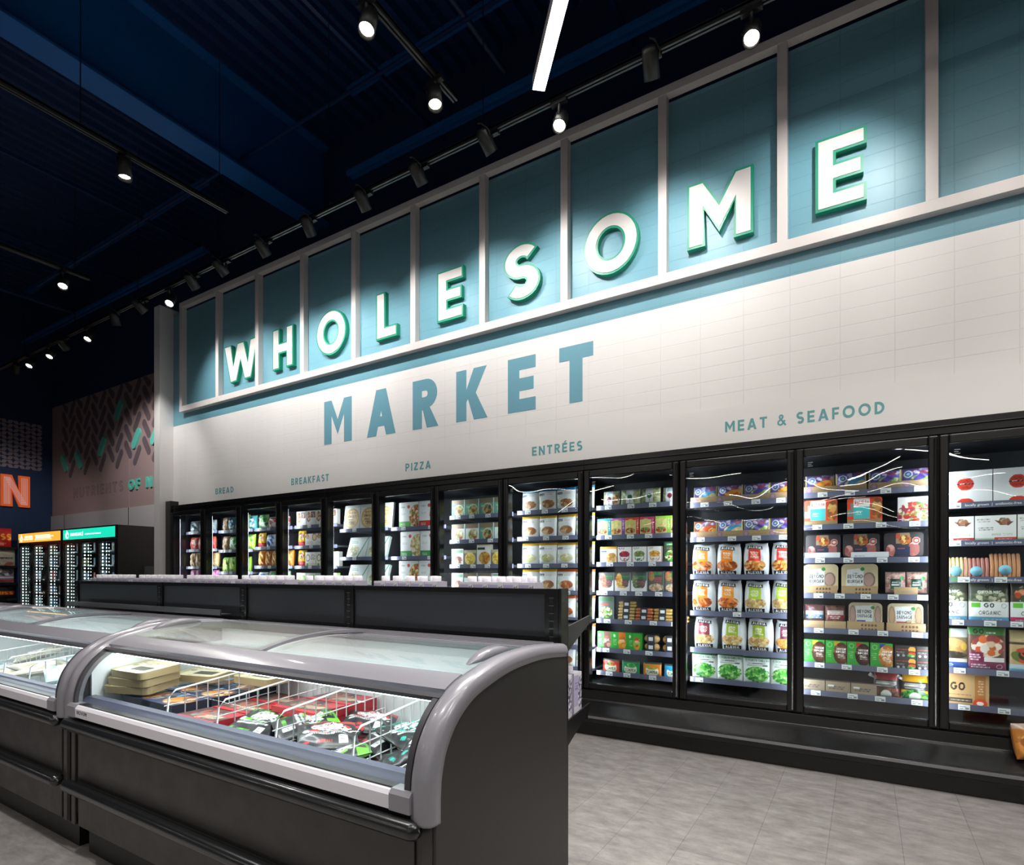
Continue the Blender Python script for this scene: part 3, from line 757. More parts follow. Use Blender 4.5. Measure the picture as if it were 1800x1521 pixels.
def pulled(m, x0, x1, prof, mi=0):
    return m.poly([prof], lambda a, b, d: (d, a, b), x0, x1, mi)
basep = [(4.29,0),(4.29,.10),(4.225,.12),(4.215,.175),(4.235,.188),(4.37,.262),(4.385,.275),(4.385,.345),(5.2,.345),(5.2,0)]
_tag = MB(); _tag.box(-.03, -.002, -.017, .03, 0, .017, 0)
_tag.box(-.024, -.0026, -.011, -.004, -.002, -.006, 1).box(.006, -.0026, -.012, .024, -.002, 0, 1).box(-.024, -.0026, .002, .01, -.002, .006, 1)
TAGM = _tag.mesh('price_tag', [M_PTAG, M_PTXT])
dn = ['first', 'second', 'third', 'fourth', 'fifth', 'sixth', 'seventh', 'eighth', 'ninth', 'tenth', 'eleventh', 'twelfth']
RAILTXT = font_mesh('locally grown  |  antibiotic-free  |  hormone-free', .022)
for u in range(3):
    k0 = u*4; xa, xb = MX[k0], MX[k0+4]
    if u == 0: xa -= .10
    root = empty('glass_door_freezer', ((xa+xb)/2, 4.8, 0), ['black glass door freezer at the left end, under BREAD and BREAKFAST', 'middle black glass door freezer, under PIZZA and ENTRÉES',
        'black glass door freezer nearest the camera, under MEAT & SEAFOOD'][u], 'freezer', 'glass door freezers built into the wall')
    o = pulled(MB(), xa, xb, basep).build('base', M_BLACK, root, .004, fix=True)
    MB().box(xa, 4.211, .158, xb, 4.226, .176).build('bumper_edge', M_SILV, root)
    MB().box(xa, 4.405, 2.172, xb, 4.6, 2.262).box(xa, 4.392, 2.215, xb, 4.406, 2.222).build('header', M_BLACK, root, .003)
    c = MB().box(xa, 5.15, .345, xb, 5.2, 2.25).box(xa, 4.5, .33, xb, 5.2, .36).box(xa, 4.46, 2.15, xb, 5.2, 2.2)
    if u == 0: c.box(xa, 4.43, .3, MX[0]-.02, 5.2, 2.2)
    if u == 2: c.box(xb-.01, 4.43, .3, xb+.04, 5.2, 2.2)
    c.build('cabinet', M_INT, root)
    if u == 0: MB().box(xa-.03, 4.385, 0, MX[0]+.01, 4.6, 2.33).build('end_post', M_BLACK, root, .006)
    for k in range(k0, k0+5):
        if k == k0+4 and u < 2: continue
        x = MX[k]
        MB().box(x-.031, 4.43, .345, x+.031, 4.507, 2.17).build('mullion', M_BLACK, root)
        m = MB()
        for s_ in (-1, 1):
            m.add([(x+s_*.030, 4.508, .42), (x+s_*.030, 4.508, 2.08), (x+s_*.005, 4.515, 2.08), (x+s_*.005, 4.515, .42)], [(0, 1, 2, 3) if s_ < 0 else (3, 2, 1, 0)])
        m.box(x-.005, 4.50, .42, x+.005, 4.515, 2.08, 1)
        m.build('light_strip', [M_LED, M_BLACKM], root)
    for k in range(k0, k0+4):
        x0, x1 = MX[k]+.004, MX[k+1]-.004
        z0, z1 = .352, 2.165; b = .048
        m = MB(); m.box(x0, YD-.012, z0, x0+b, YD+.028, z1).box(x1-b, YD-.012, z0, x1, YD+.028, z1)
        m.box(x0+b, YD-.012, z0, x1-b, YD+.028, z0+b).box(x0+b, YD-.012, z1-b-.01, x1-b, YD+.028, z1)
        d = m.build('door', M_BLACK, root, .008)
        MB().box(x0+b-.002, YD+.002, z0+b-.002, x1-b+.002, YD+.006, z1-b-.008).build('glass', M_DGLASS, d)
        MB().tube([(x1-.012, YD-.022, z0+.02), (x1-.012, YD-.022, z1-.02)], .009, 8).box(x1-.02, YD-.022, z0+.02, x1-.006, YD-.01, z1-.02).build('door_pull', M_BLACK, d)
        if k > 6:
            m = MB()
            for i in range(3): m.box(x0+b+.025, YD+.0005, z1-b-.075+i*.012, x0+b+.055-(i % 2)*.008, YD+.0018, z1-b-.071+i*.012)
            m.build('door_sticker', M_PTXT, d)
        for j, zr in enumerate(ROWZ[k+1]):
            sx0, sx1 = MX[k]+.032, MX[k+1]-.012
            s_ = MB().box(sx0, 4.602, zr-.03, sx1, 5.12, zr-.010).build('shelf', M_SHELF, root)
            tilt = .0
            r_ = MB().box(sx0, 4.594, zr-.040, sx1, 4.601, zr-.001, 0)
            if k == 11 and j < 3:
                vs, fs = RAILTXT
                for off in (.12, .66): r_.add([(sx0+off+a, 4.5935, zr-.028+b_) for a, b_, _ in vs], fs, 1)
                r_.box(sx0+.05, 4.5932, zr-.034, sx0+.10, 4.594, zr-.006, 2)
            r_.build('price_rail', [M_RAIL, M_PTAG, mat('green_rail_sign', '4f7f55', .5)], s_)
            nt_ = [4, 4, 4, 5, 4, 4, 4][j] if k != 9 else [4, 4, 0, 1, 0, 1][min(j, 5)]
            if k in (4, 5): nt_ = 2
            if k == 11 and j < 2: nt_ = 1
            for q in range(nt_):
                o = bpy.data.objects.new('price_tag', TAGM); COL.objects.link(o); o.parent = s_
                xx = sx0+(q+.55+rnd.uniform(-.12, .12))*(sx1-sx0)/max(nt_, 1) if nt_ > 1 else sx0+(.35 if k == 9 and j == 3 else .07)
                L = wloc(s_); o.location = (xx-L.x, 4.5925-L.y, zr-.0205-L.z)

# ================================================================== packages
PK = {}
FRIES = ['d9863a', 'e8a556', 'c26c28', 'f0bd74', 'a9521f']; SWEET = ['c8622a', 'de7d35', '9c4420', 'eba05a']; POT = ['e3c78f', 'd7ae6c', 'f0dfb5', 'b98a4d', 'c6a268']
GREENS = ['4aa13f', '2f7f30', '7cc35c', '3b9440', 'a7d883']; BURG = ['8c4a2b', 'd79b4e', '6aa043', 'c53c2e', 'e8c27e', '5e2f1d']
MEAT = ['c98a84', 'b86f68', 'dba9a0', 'a85e58']; PIZ = ['d9a45a', 'c9432f', 'f1dfae', '7c9a4a', 'b5642d', 'e6c98a']; NUT = ['b98352', 'd8b483', '8f5a34', 'e5cca2', 'a56e42']
BOWLF = ['8a9a4b', 'c5a35a', '6b7f3d', 'd7c48b', 'a35a3a']; PINKM = ['d9a79c', 'c98f84', 'e8c4ba']; DARKF = ['4a3a30', '7a5a40', '9a4a38', '2f2a24', '8f7a50']
def design(key, w, h, d, bg, ops, kind='box', side=None, name='food_box', desc='', res=.004, **kw):
    PK[key] = dict(w=w, h=h, d=d, bg=bg, ops=ops, kind=kind, side=side or bg, name=name, desc=desc, res=res, kw=kw, mesh=None)
def pk_mesh(key):
    p = PK[key]
    if p['mesh'] is None:
        a = Art(p['w'], p['h'], p['bg'], p['res'], seed=len(key)*7+3).run(p['ops'])
        p['mesh'] = shell(a, p['d'], p['kind'], p['side'], seed=sum(map(ord, key)), **p['kw'])
        p['mesh'].materials.append(M_BOX if p['kind'] == 'box' else M_BAG); p['mesh'].name = p['name']
    return p['mesh']

def alexia(key, pc, food, desc, brown=False):
    design(key, .180, .25, .075, 'dfe2e4', [('r', 0, 0, 1, .04, 'c9cfd2'), ('b', .02, .13, .85, .50, .045, food, 120, 3.2 if food in (FRIES, SWEET) else 1.6), ('r', .2, .44, .68, .80, pc), ('l', .26, .52, .62, .74, 5, 'f7efe0'),
        ('r', .12, .80, .76, .915, '26282c'), ('t', 'ALEXIA', .17, .822, .71, .893, 'ffffff'), ('r', .08, .025, .82, .15, '1d1f22'), ('t', 'ALEXIA', .14, .048, .74, .127, 'ffffff'), ('r', .86, .1, .9, .9, 'd5dadd')],
        'bag', 'dfe2e4', 'frozen_food_bag', desc, .0030, wob=.9, pinch=.24)
alexia('al_orange', 'ef9a2f', SWEET, 'white bag, orange panel'); alexia('al_orange2', 'f08a1c', SWEET, 'white fries bag, orange panel')
alexia('al_red', 'dd3a30', FRIES, 'white fries bag, red panel'); alexia('al_lime', 'a8c83c', POT, 'white bag, lime panel')
alexia('al_green', '9fb536', POT, 'white bag, olive-green panel'); alexia('al_wine', '8f3a48', POT, 'white bag, wine-red panel'); alexia('al_purple', '7b3553', ['d59a4c', 'e2b068', 'b97a30'], 'white waffle-fries bag')
design('edam', .188, .215, .06, 'e4ece8', [('r', 0, .93, 1, 1, 'a9d3b4'), ('r', 0, .86, 1, .93, '2f6f45'), ('t', 'COOKIN GREENS', .1, .76, .92, .84, '3f9a63', .2), ('l', .15, .60, .9, .74, 2, '4d5a54'),
    ('b', .06, .02, .95, .58, .05, GREENS)], 'bag', 'dfe9e3', 'frozen_food_bag', 'clear bag of green edamame', .0034, wob=.5, taper=-.06)
def amys(key, sw, food, desc, base='5d5796'):
    design(key, .186, .125, .07, base, [('b', .3, .0, 1.0, .6, .09, food), ('p', [(.25, .0), (.45, .5), (.75, .75), (1, .78), (1, .55), (.8, .5), (.6, .3), (.5, 0)], sw), ('b', .35, .62, .95, 1.0, .08, ['7b74b2', 'c9c6e4', '9a4d6a', base]),
        ('r', 0, 0, .05, 1, 'cdbf8f'), ('r', .96, 0, 1, 1, 'cdbf8f'), ('e', .23, .64, .14, .2, 'd8dcec'), ('e', .23, .64, .10, .145, '3b5a8c'), ('e', .23, .64, .05, .08, '9ec3d8')],
        'bag', 'b8a878', 'frozen_meal_bag', desc, .0034, wob=.9)
amys('am_blue', '4b9cc4', ['e3d9a8', 'c7b77c', 'f0ead0'], 'purple bag, blue swoosh'); amys('am_orange', 'e8a23c', ['d9622c', 'e8b84a', 'c23f2a'], 'purple bag, orange pasta')
amys('am_violet', '5a48a4', ['9cc46a', 'e3d9a8', '5f9a4a'], 'violet bag, green vegetables'); amys('am_red', 'c8552c', ['e6d49a', 'b8432c', 'd9a04a'], 'rust-coloured pasta bag', '9a5340')
design('sal', .152, .135, .05, '9aa08a', [('b', .55, .0, 1, .8, .09, NUT+['dfe3c8']), ('b', 0, 0, .4, .8, .1, ['b7bf9a', '8c9a78', 'd2cfae']), ('r', .2, .08, .62, .98, 'e6eaec'), ('r', .25, .72, .58, .94, '9fb0b8'), ('e', .41, .45, .13, .16, '7b2436'), ('r', .39, .1, .42, .3, '7b2436')],
    'bag', 'aeb4a0', 'salad_bag', 'clear bag, white label', wob=.8)
design('sal2', .17, .14, .05, 'aab08c', [('b', .5, 0, 1, .9, .09, ['cfd3a0', 'b8bc80', 'e0e2bc', '96a060']), ('b', 0, 0, .45, .9, .1, ['9aa674', '7e9460', 'c4caa0']), ('r', .3, .12, .68, .98, 'e8ecec'), ('e', .5, .5, .12, .15, '2f7a48'), ('r', .49, .15, .51, .34, '2f7a48')],
    'bag', 'b4ba9a', 'salad_bag', 'clear pale-green bag, white label', wob=.8)
def burgerbox(key, edge, top, desc):
    design(key, .122, .15, .03, 'd8c88e', [('r', 0, .86, 1, 1, top), ('r', .8, 0, 1, 1, edge), ('b', .1, .5, .7, .9, .13, ['e6d58a', 'd4b85c', 'c9d07a']), ('b', .04, .12, .72, .42, .09, BURG), ('r', 0, 0, .8, .07, '9aa648'), ('l', .84, .3, .96, .9, 7, 'f0e8e0')], 'box', edge, 'burger_box', desc)
burgerbox('bb_teal', '1f9aa5', '26a0a8', 'teal-edged meatless box'); burgerbox('bb_purple', '8a4a9c', 'a86ab0', 'purple-edged meatless box'); burgerbox('bb_red', 'd2443a', 'c8402f', 'red-edged burger box')
burgerbox('bb_pink', 'd23a72', 'c83a6a', 'pink-edged burger box'); burgerbox('bb_lime', '94c83c', '9ccc44', 'lime-edged burger box')
def ball(key, c, food, desc, top='e8e4e0'):
    design(key, .122, .135, .04, 'f2f0ee', [('b', .12, .36, .86, .74, .06, food), ('o', .5, .36, .34, .26, c, .84), ('r', 0, .36, 1, .38, 'f2f0ee'), ('b', .3, .1, .7, .3, .05, [c, 'f2f0ee']), ('l', .05, .84, .5, .97, 2, c), ('r', .94, 0, 1, 1, top)], 'box', 'd8d4d0', 'food_box', desc)
ball('ba_red', '8c2438', ['b03048', '8c2038', 'c84a5a'], 'white box, red dome'); ball('ba_green', '3c7a4a', ['8a9a5a', '6f8444', 'a8b070'], 'white box, green dome'); ball('ba_orange', 'c87a2c', ['e0a23a', 'c88824', 'f0c060'], 'white box, orange dome', 'e0782c')
design('gy', .15, .14, .04, 'f1ede0', [('r', 0, .86, 1, 1, 'e2a028'), ('r', .05, .66, .4, .76, '2f5a58'), ('b', .38, .0, 1, .62, .15, ['d8ac64', 'e6c484', 'b9863f']), ('r', .04, .3, .18, .42, 'b8d080')], 'box', 'e2b050', 'food_box', 'yellow-topped white box')
design('gclam', .13, .17, .03, '3c4a40', [('r', .1, .80, .95, .94, '2f8a4a'), ('l', .14, .84, .9, .92, 1, 'f0f4f0'), ('l', .1, .66, .9, .78, 2, '9a8a50'), ('b', .08, .06, .92, .6, .1, GREENS+['e0e8b0', '8a4a30'])], 'box', '8a9490', 'food_tray', 'dark-green sleeved tray', round_c=.012)
def fr_box(key, food, desc):
    design(key, .134, .165, .03, '4a4f50', [('r', .42, .74, .95, .84, '2f8a48'), ('r', .42, .66, .95, .70, '3a8a50'), ('b', .06, .1, .5, .95, .08, food), ('l', .45, .36, .92, .62, 3, 'b05a5a'), ('b', .1, .02, .9, .3, .06, food),
        ('p', [(0, 0), (0, .62), (.08, .56), (.10, .34), (.25, .2), (.75, .2), (.9, .34), (.92, .56), (1, .62), (1, 0)], 'edeeee')], 'box', 'e4e6e6', 'food_tray', desc)
fr_box('fr1', ['b0604c', '8a3f30', 'c97a60'], 'white-cradled brown tray'); fr_box('fr2', ['e0a848', 'c8822c', 'f0c878'], 'white-cradled golden tray'); fr_box('fr3', ['6a7a58', '8a9a6a', '4a5a40'], 'white-cradled green tray')
design('fr4', .13, .175, .03, '50504c', [('r', .3, .82, .9, .95, '2f8a48'), ('b', .02, .55, .4, .98, .08, ['d2603a', '7a9a50']), ('l', .35, .5, .92, .75, 3, 'c84a50'), ('b', .05, .06, .95, .42, .06, ['d8b09a', 'b88a70', 'e8ccb8', '8a9a60'])], 'box', '9a9c98', 'food_tray', 'dark vegetable skewer tray')
design('fr5', .13, .20, .03, '5c635c', [('r', .05, .80, .95, .93, '2f6a40'), ('r', .1, .62, .7, .68, 'b04a3a'), ('b', .05, .06, .95, .55, .07, GREENS+['d8dcc0', 'c8402c', 'e8e4d0'])], 'box', 'c8d0d2', 'food_tray', 'silver-edged salad tray', round_c=.01)
def vegbox(key, c2, food, desc, w=.14):
    design(key, w, .145, .05, '3aa03c', [('r', .40, 0, .85, 1, c2), ('b', .40, .05, .88, .75, .13, food), ('l', .5, .42, .8, .6, 3, 'ffffff'), ('e', .14, .78, .07, .09, 'd8f0d0'), ('l', .06, .25, .34, .6, 4, '8fd08a')], 'box', '2c8a30', 'burger_box', desc)
vegbox('vg1', '8a5a50', ['7a4038', 'a86a5a', 'c8a090'], 'green box, brown patty'); vegbox('vg2', 'e07a24', ['e0902c', 'c8702c', 'f0b050'], 'green box, orange patty'); vegbox('vg3', '3cab40', ['d89a38', 'c04a2c', '8ac050'], 'green box, round pizza', .12)
def vegbox11(key, c2, food, desc):
    design(key, .128, .165, .05, '3b9f3c', [('r', .42, .8, .7, .97, c2), ('b', .38, .02, 1.12, .92, .12, food), ('t', 'VEGGIE', .52, .62, .97, .70, 'ffffff', .2), ('t', 'BURGERS', .48, .50, .97, .58, 'ffffff', .2), ('l', .55, .28, .97, .46, 3, 'efe8e0'), ('o', .2, .82, .12, .1, 'a8e0a0', .8), ('l', .06, .3, .34, .62, 4, '8fd08a')],
           'box', '2c8a30', 'burger_box', desc, .0032)
vegbox11('vb1', 'c8d830', ['5f3a2a', '7a4a34', '4a2a1e'], 'green veggie-burger box, dark patty'); vegbox11('vb2', 'c8a030', ['6a4230', '8a5a3c', '50301f'], 'green burger box, herb patty')
vegbox11('vb3', 'c8382c', ['4a2a22', '643a2c', '381f18'], 'green box with red flash'); vegbox11('vb4', '38409a', ['c88a48', 'e0b070', 'a86a30'], 'green box, golden patty')
def tempeh(key, c, desc):
    design(key, .15, .11, .03, c, [('r', 0, .88, 1, 1, '44504c'), ('e', .5, .35, .36, .42, 'e8e8d0'), ('b', .2, .45, .8, .8, .1, ['6fb04a', '8cc464', c]), ('t', 'TEMPEH', .2, .16, .8, .38, '1c1c1c')], 'bag', c, 'tempeh_pack', desc, wob=.7)
tempeh('te_red', 'd24a38', 'red tempeh pack'); tempeh('te_green', '1f8f58', 'green tempeh pack'); tempeh('te_orange', 'e08a2c', 'orange tempeh pack'); tempeh('te_blue', '2f9ad0', 'blue tempeh pack')
def light(key, desc, w=.205):
    design(key, w, .185, .05, 'e24a28', [('r', 0, 0, 1, .18, 'a58a62'), ('b', .68, .2, 1.04, .95, .09, ['c89048', '8a4a28', 'e0b870', 'a8602c']), ('r', .0, .3, .18, .8, '8a8a84'), ('r', .0, .55, .1, .95, 'e24a28'), ('r', .18, .66, .66, .97, 'f2efee'), ('t', 'lightlife', .22, .76, .62, .90, 'd8402c', .15), ('r', .18, .2, .66, .66, '4fc3c4'), ('l', .24, .36, .45, .52, 3, 'e8f6f6')],
           'box', 'b89870', 'tofu_tray', desc, .0036, round_c=.018)
light('li1', 'orange-and-teal plant protein tray')
design('meatb', .19, .17, .04, 'd8d6d4', [('b', 0, 0, .98, .8, .06, ['b8403a', 'd8a078', '6a8a4a', 'e8dcc8', '9a3a4a']), ('r', 0, 0, .12, .3, '8a2a48'), ('b', .15, .05, .9, .35, .06, ['c03a2c', '6fa048', 'e8e0c0', 'a8583a'])], 'box', 'c8c8c8', 'food_box', 'white box, red burger photo', .0034)
design('blk', .22, .16, .05, '40393c', [('b', .05, .0, .28, .5, .14, MEAT), ('b', .62, .0, .9, .6, .14, MEAT), ('r', .3, .05, .66, .42, '2c3450'), ('l', .34, .3, .6, .38, 1, 'd0604a'), ('r', .3, .55, .66, .98, 'a08a70'), ('b', .38, .5, .7, .88, .06, ['c86a38', 'e0c070', '8a4a28']), ('r', .3, .76, .42, .96, 'd2583c'),
    ('e', .82, .66, .10, .14, 'e0cfc8'), ('e', .82, .66, .085, .12, 'b04a38'), ('b', .77, .6, .87, .72, .02, ['f0e4dc'])], 'box', '5a5658', 'meat_tray', 'black tray, round red sticker', .0034, round_c=.02)
def beyond(key, desc, w=.22, t2='BURGER', h=.20):
    design(key, w, h, .045, 'd8c79e', [('e', .76, .45, .17, .26, '8c756a'), ('e', .75, .45, .13, .21, 'bd9a90'), ('p', [(.12, .20), (.16, .80), (.62, .86), (.60, .18)], 'edf0ee'), ('t', 'BEYOND', .17, .50, .59, .63, '1c1c1c', .19), ('t', t2, .17, .32, .59, .45, '1c1c1c', .19), ('l', .3, .66, .52, .7, 1, '5a8a60'),
        ('e', .58, .82, .06, .065, '3aa04c'), ('l', .24, .26, .5, .3, 1, '9a9a98')], 'box', 'c8b78e', 'meat_tray', desc, .003, round_c=.03)
beyond('by1', 'cream burger-patty tray')
design('bys', .20, .17, .045, 'cfc09c', [('e', .12, .5, .10, .38, '9a7f70'), ('e', .12, .5, .07, .33, 'c2a094'), ('e', .87, .5, .10, .38, '9a7f70'), ('e', .87, .5, .07, .33, 'c2a094'), ('p', [(.25, .2), (.2, .86), (.74, .9), (.72, .16)], 'edf0ee'), ('t', 'BEYOND', .26, .57, .69, .70, '2a2a2a', .19), ('t', 'SAUSAGE', .26, .39, .69, .52, '2a2a2a', .19),
    ('e', .72, .8, .06, .07, '3aa04c'), ('r', .25, .2, .5, .28, '4a4a9a')], 'box', 'bfae88', 'sausage_tray', 'cream sausage-link tray', .003, round_c=.03)
design('bys2', .20, .17, .045, 'd3c4a0', [('e', .12, .5, .10, .38, 'a58468'), ('e', .12, .5, .07, .33, 'c8a47e'), ('e', .87, .5, .10, .38, 'a58468'), ('e', .87, .5, .07, .33, 'c8a47e'), ('p', [(.25, .2), (.2, .86), (.74, .9), (.72, .16)], 'edf0ee'), ('t', 'BEYOND', .26, .57, .69, .70, '2a2a2a', .19), ('t', 'SAUSAGE', .26, .39, .69, .52, '2a2a2a', .19),
    ('e', .72, .8, .06, .07, '3aa04c'), ('r', .25, .2, .5, .28, 'c83a30'), ('b', .5, .15, .75, .35, .05, NUT)], 'box', 'bfae88', 'sausage_tray', 'cream sausage-link tray, red stripe', .003, round_c=.03)
design('mince', .115, .15, .05, 'c9a49c', [('b', 0, 0, 1, 1, .07, ['d8b0a4', 'c08e84', 'e6c8bc', 'a87a70']), ('r', .22, .2, .78, .66, '2a4a3a'), ('l', .28, .36, .72, .58, 2, 'e8f0ec'), ('e', .8, .7, .11, .09, '4aa05a'), ('r', .22, .2, .78, .3, '3f7a58')], 'bag', 'c9a49c', 'mince_pack', 'pink mince pack, dark-green label', .0034, wob=.8)
design('wine', .125, .15, .04, '7a5052', [('r', .05, .3, .95, .7, 'cfd6da'), ('r', .05, .3, .95, .5, '3f7aa0'), ('l', .1, .34, .9, .66, 4, 'e4eef2')], 'bag', '7a5052', 'meat_pack', 'dark-red meat pack, blue label', wob=.6)
design('wine2', .125, .15, .04, '6c4a40', [('b', 0, 0, 1, 1, .08, ['7a5548', '5e3e34', '8a6050']), ('r', .12, .3, .92, .74, 'cdbdb8'), ('r', .12, .3, .92, .52, '9a3038'), ('l', .2, .34, .8, .7, 4, 'e8dcd8')], 'bag', '6c4a40', 'meat_pack', 'brown meat pack, red label', wob=.6)
design('blkb', .115, .078, .06, '34302f', [('l', .05, .62, .6, .8, 1, 'a8503c'), ('l', .06, .34, .5, .5, 2, '8a8684'), ('e', .16, .16, .06, .1, 'c8c8c8'), ('e', .42, .16, .07, .11, '9a9a9a'), ('e', .82, .66, .17, .26, 'd8923c'), ('e', .82, .46, .18, .1, '5a2a1c'), ('e', .82, .3, .18, .14, 'c8452c'), ('b', .6, .05, 1, .28, .08, GREENS)], 'box', '2a2726', 'burger_box', 'small black burger box', .003)
design('kraft', .15, .075, .06, '9a8a74', [('l', .1, .3, .8, .7, 2, '5a5048'), ('r', .1, .55, .35, .68, 'e8e4e0')], 'box', '8a7a66', 'kraft_box', 'low brown kraft box')
def pouch(key, c, c2, desc):
    design(key, .155, .165, .05, c, [('r', 0, .34, 1, .68, '343432'), ('l', .1, .4, .92, .64, 4, 'e8e4dc'), ('b', 0, -.1, 1, .36, .09, c2), ('e', .5, .06, .2, .2, 'd8dcd0')], 'bag', c, 'sauce_pouch', desc, .0034, wob=.8, taper=.12)
pouch('po_red', '9a2a28', ['5a3028', '7a4a38', '3a2a28'], 'red-topped spouted sauce pouch'); pouch('po_yel', 'e0a318', ['4aa03c', '2f7f30', '7cc35c', '224a20'], 'yellow-topped spouted sauce pouch')
design('bigw', .25, .21, .2, 'eef0f1', [('e', .47, .60, .17, .20, 'd8432e'), ('r', .30, .585, .64, .625, '5a2a20'), ('t', 'MADEIROS', .36, .588, .58, .622, 'f4f0ee', .2), ('l', .36, .65, .58, .75, 2, '8a2a20'), ('l', .36, .46, .58, .56, 2, '8a3020'), ('e', .47, .05, .17, .12, 'd8432e')], 'box', 'd8dadb', 'case_box', 'large white case, red circle', .003)
design('meatb2', .20, .16, .06, 'f1f2ef', [('r', 0, 0, 1, .13, 'b9cfae'), ('r', .48, 0, 1, .15, 'd8402e'), ('l', .56, .04, .94, .11, 1, 'f4d8d0'), ('p', [(.48, .82), (.62, .62), (.82, .6), (.94, .74), (.84, .76), (.8, .88), (.62, .9), (.58, .78)], '7a4a3a'), ('b', .6, .62, .86, .88, .05, ['8a5040', '6a7a48', '9a6a50', 'b8a890']),
    ('l', .05, .74, .4, .92, 2, 'b0a8a4'), ('l', .05, .42, .5, .58, 2, '8a8480'), ('t', 'ROWE FARMS', .42, .22, .9, .29, 'a8c098', .14)], 'box', '4f7a4a', 'meatball_box', 'white meatball box, green-red base', .003)
design('goorg', .20, .25, .05, '55584c', [('b', 0, .3, 1, .8, .08, ['8a8a70', 'c8c4a8', '4a5a40', '707a60']), ('t', 'GO', .4, .84, .62, .95, '1f2420', .24), ('t', 'ORGANIC', .2, .72, .8, .79, 'e8ece0', .2), ('r', 0, 0, 1, .50, 'eceeec'), ('t', 'GO', .36, .36, .62, .47, '222', .24), ('t', 'ORGANIC', .24, .17, .78, .27, '333', .17), ('r', .05, .36, .28, .47, '6cc040'),
    ('o', .86, .40, .07, .06, '7aa0b8', .8), ('r', 0, 0, 1, .12, '6cb0d4'), ('l', .3, .03, .9, .09, 1, 'dcecf4')], 'bag', 'b8b8b0', 'fish_bag', 'organic seafood bag, blue strip', .003, wob=.3)
design('goorg2', .20, .25, .05, '50463c', [('b', .1, .45, 1, .95, .1, ['e0704a', 'c85a3a', 'e89a70', '4a5a40', 'd8d4c8']), ('t', 'GO', .6, .84, .82, .95, '1f2420', .24), ('r', 0, 0, 1, .50, 'eceeec'), ('t', 'GO', .40, .36, .66, .47, '222', .24), ('t', 'ORGANIC', .24, .17, .82, .27, '333', .17), ('r', .05, .36, .28, .47, '6cc040'), ('r', 0, 0, 1, .13, 'd43a6c'), ('l', .1, .03, .9, .09, 1, 'f4dce4')],
    'bag', 'b8b8b0', 'fish_bag', 'organic shrimp bag, pink strip', .003, wob=.3)
design('go1', .19, .27, .05, '6a4a3c', [('b', .1, .3, .95, .82, .14, ['ead9c4', 'dfc0a0', 'd87040', 'c8503a', 'f0e4d4', '9a4a48']), ('r', 0, .82, 1, 1, '4f8a4a'), ('t', 'GO', .14, .84, .42, .95, '1e2a1c', .24), ('l', .46, .85, .8, .92, 1, 'e0f0d8'), ('r', 0, 0, 1, .18, '8a3a5a'), ('r', .0, .18, .4, .4, '7a2a4c'), ('l', .05, .22, .36, .38, 3, 'e8d0dc'), ('l', .06, .04, .6, .15, 2, 'f0dce6'), ('r', .42, .2, .95, .29, 'e6e2e0'), ('o', .82, .09, .08, .05, 'e8d0dc', .8)],
    'bag', '7a5a4a', 'fish_bag', 'purple-based scallop bag', .003, wob=.6)
design('go2', .20, .26, .05, 'c9a878', [('r', 0, .75, 1, 1, 'c4b080'), ('t', 'GO', .4, .82, .7, .94, '26241c', .24), ('l', .2, .76, .9, .79, 1, '7a6a48'), ('r', 0, .66, 1, .72, '4a4238'), ('b', .05, .2, .98, .6, .14, ['d85a38', 'b84830', '6a7a3c', 'd8a884', '3c3a2c']), ('r', 0, 0, 1, .18, 'cfe6f0'), ('r', 0, 0, 1, .08, '7cc0dc'), ('t', 'GO', .42, .11, .56, .17, '333', .22)],
    'bag', 'b89868', 'fish_bag', 'tan salmon bag, pale-blue base', .003, wob=.5)
design('go3', .18, .26, .05, '8a7a5c', [('r', 0, .78, .5, 1, '6cb84c'), ('r', .5, .78, 1, 1, 'd4d8d8'), ('b', .05, .35, .95, .75, .16, ['e0c898', 'c8a468', 'd8b050', 'b08850']), ('b', .1, .24, .95, .42, .1, ['3c342c', '5a4c3c']), ('r', 0, 0, 1, .15, '3f62b0'), ('l', .1, .03, .6, .13, 3, 'd0dcf4'), ('r', .1, .16, .95, .24, 'e4e4e0')],
    'bag', '8a7a5c', 'fish_bag', 'white-green fillet bag, blue base', .003, wob=.5)
design('gokraft', .22, .21, .06, 'c09b6a', [('r', 0, .92, 1, 1, 'b06a68'), ('r', .68, .18, .92, .9, 'b07438'), ('l', .74, .34, .88, .8, 6, 'd8c098'), ('t', 'GO', .12, .44, .46, .68, '2a2620', .24), ('l', .05, .3, .6, .34, 1, '8a6a44'), ('r', 0, .08, .62, .2, '4a4238'), ('l', .1, .12, .58, .17, 1, 'c8b8a0'), ('e', .8, .08, .16, .14, 'd8502c'), ('e', .8, .08, .08, .06, 'f0e0d4')],
    'box', '8a6a44', 'fish_box', 'brown kraft seafood box', .003)
def entree(key, c, desc, food=NUT, side='e9ecec'):
    design(key, .178, .205, .06, 'eceeed', [('r', 0, .88, 1, 1, c), ('r', 0, .985, 1, 1, 'f0d890'), ('r', .06, .68, .36, .77, '2c3a3c'), ('l', .08, .70, .34, .75, 1, 'cfd8d8'), ('b', .2, .12, .9, .48, .1, food), ('r', .05, .3, .15, .48, 'b8d88a'), ('l', .42, .7, .85, .76, 1, 'b8c0c0'), ('r', 0, 0, 1, .04, 'd4d8d8')],
        'bag', side, 'entree_bag', desc, wob=.4, taper=-.04)
entree('en_blue', '1f86b8', 'blue-topped white meal bag'); entree('en_yel', 'e0b020', 'yellow-topped white meal bag'); entree('en_yel2', 'e3ac1c', 'yellow-topped white noodle bag', ['e0dcb0', 'c8c088', 'b8c070', 'f0ecc8'])
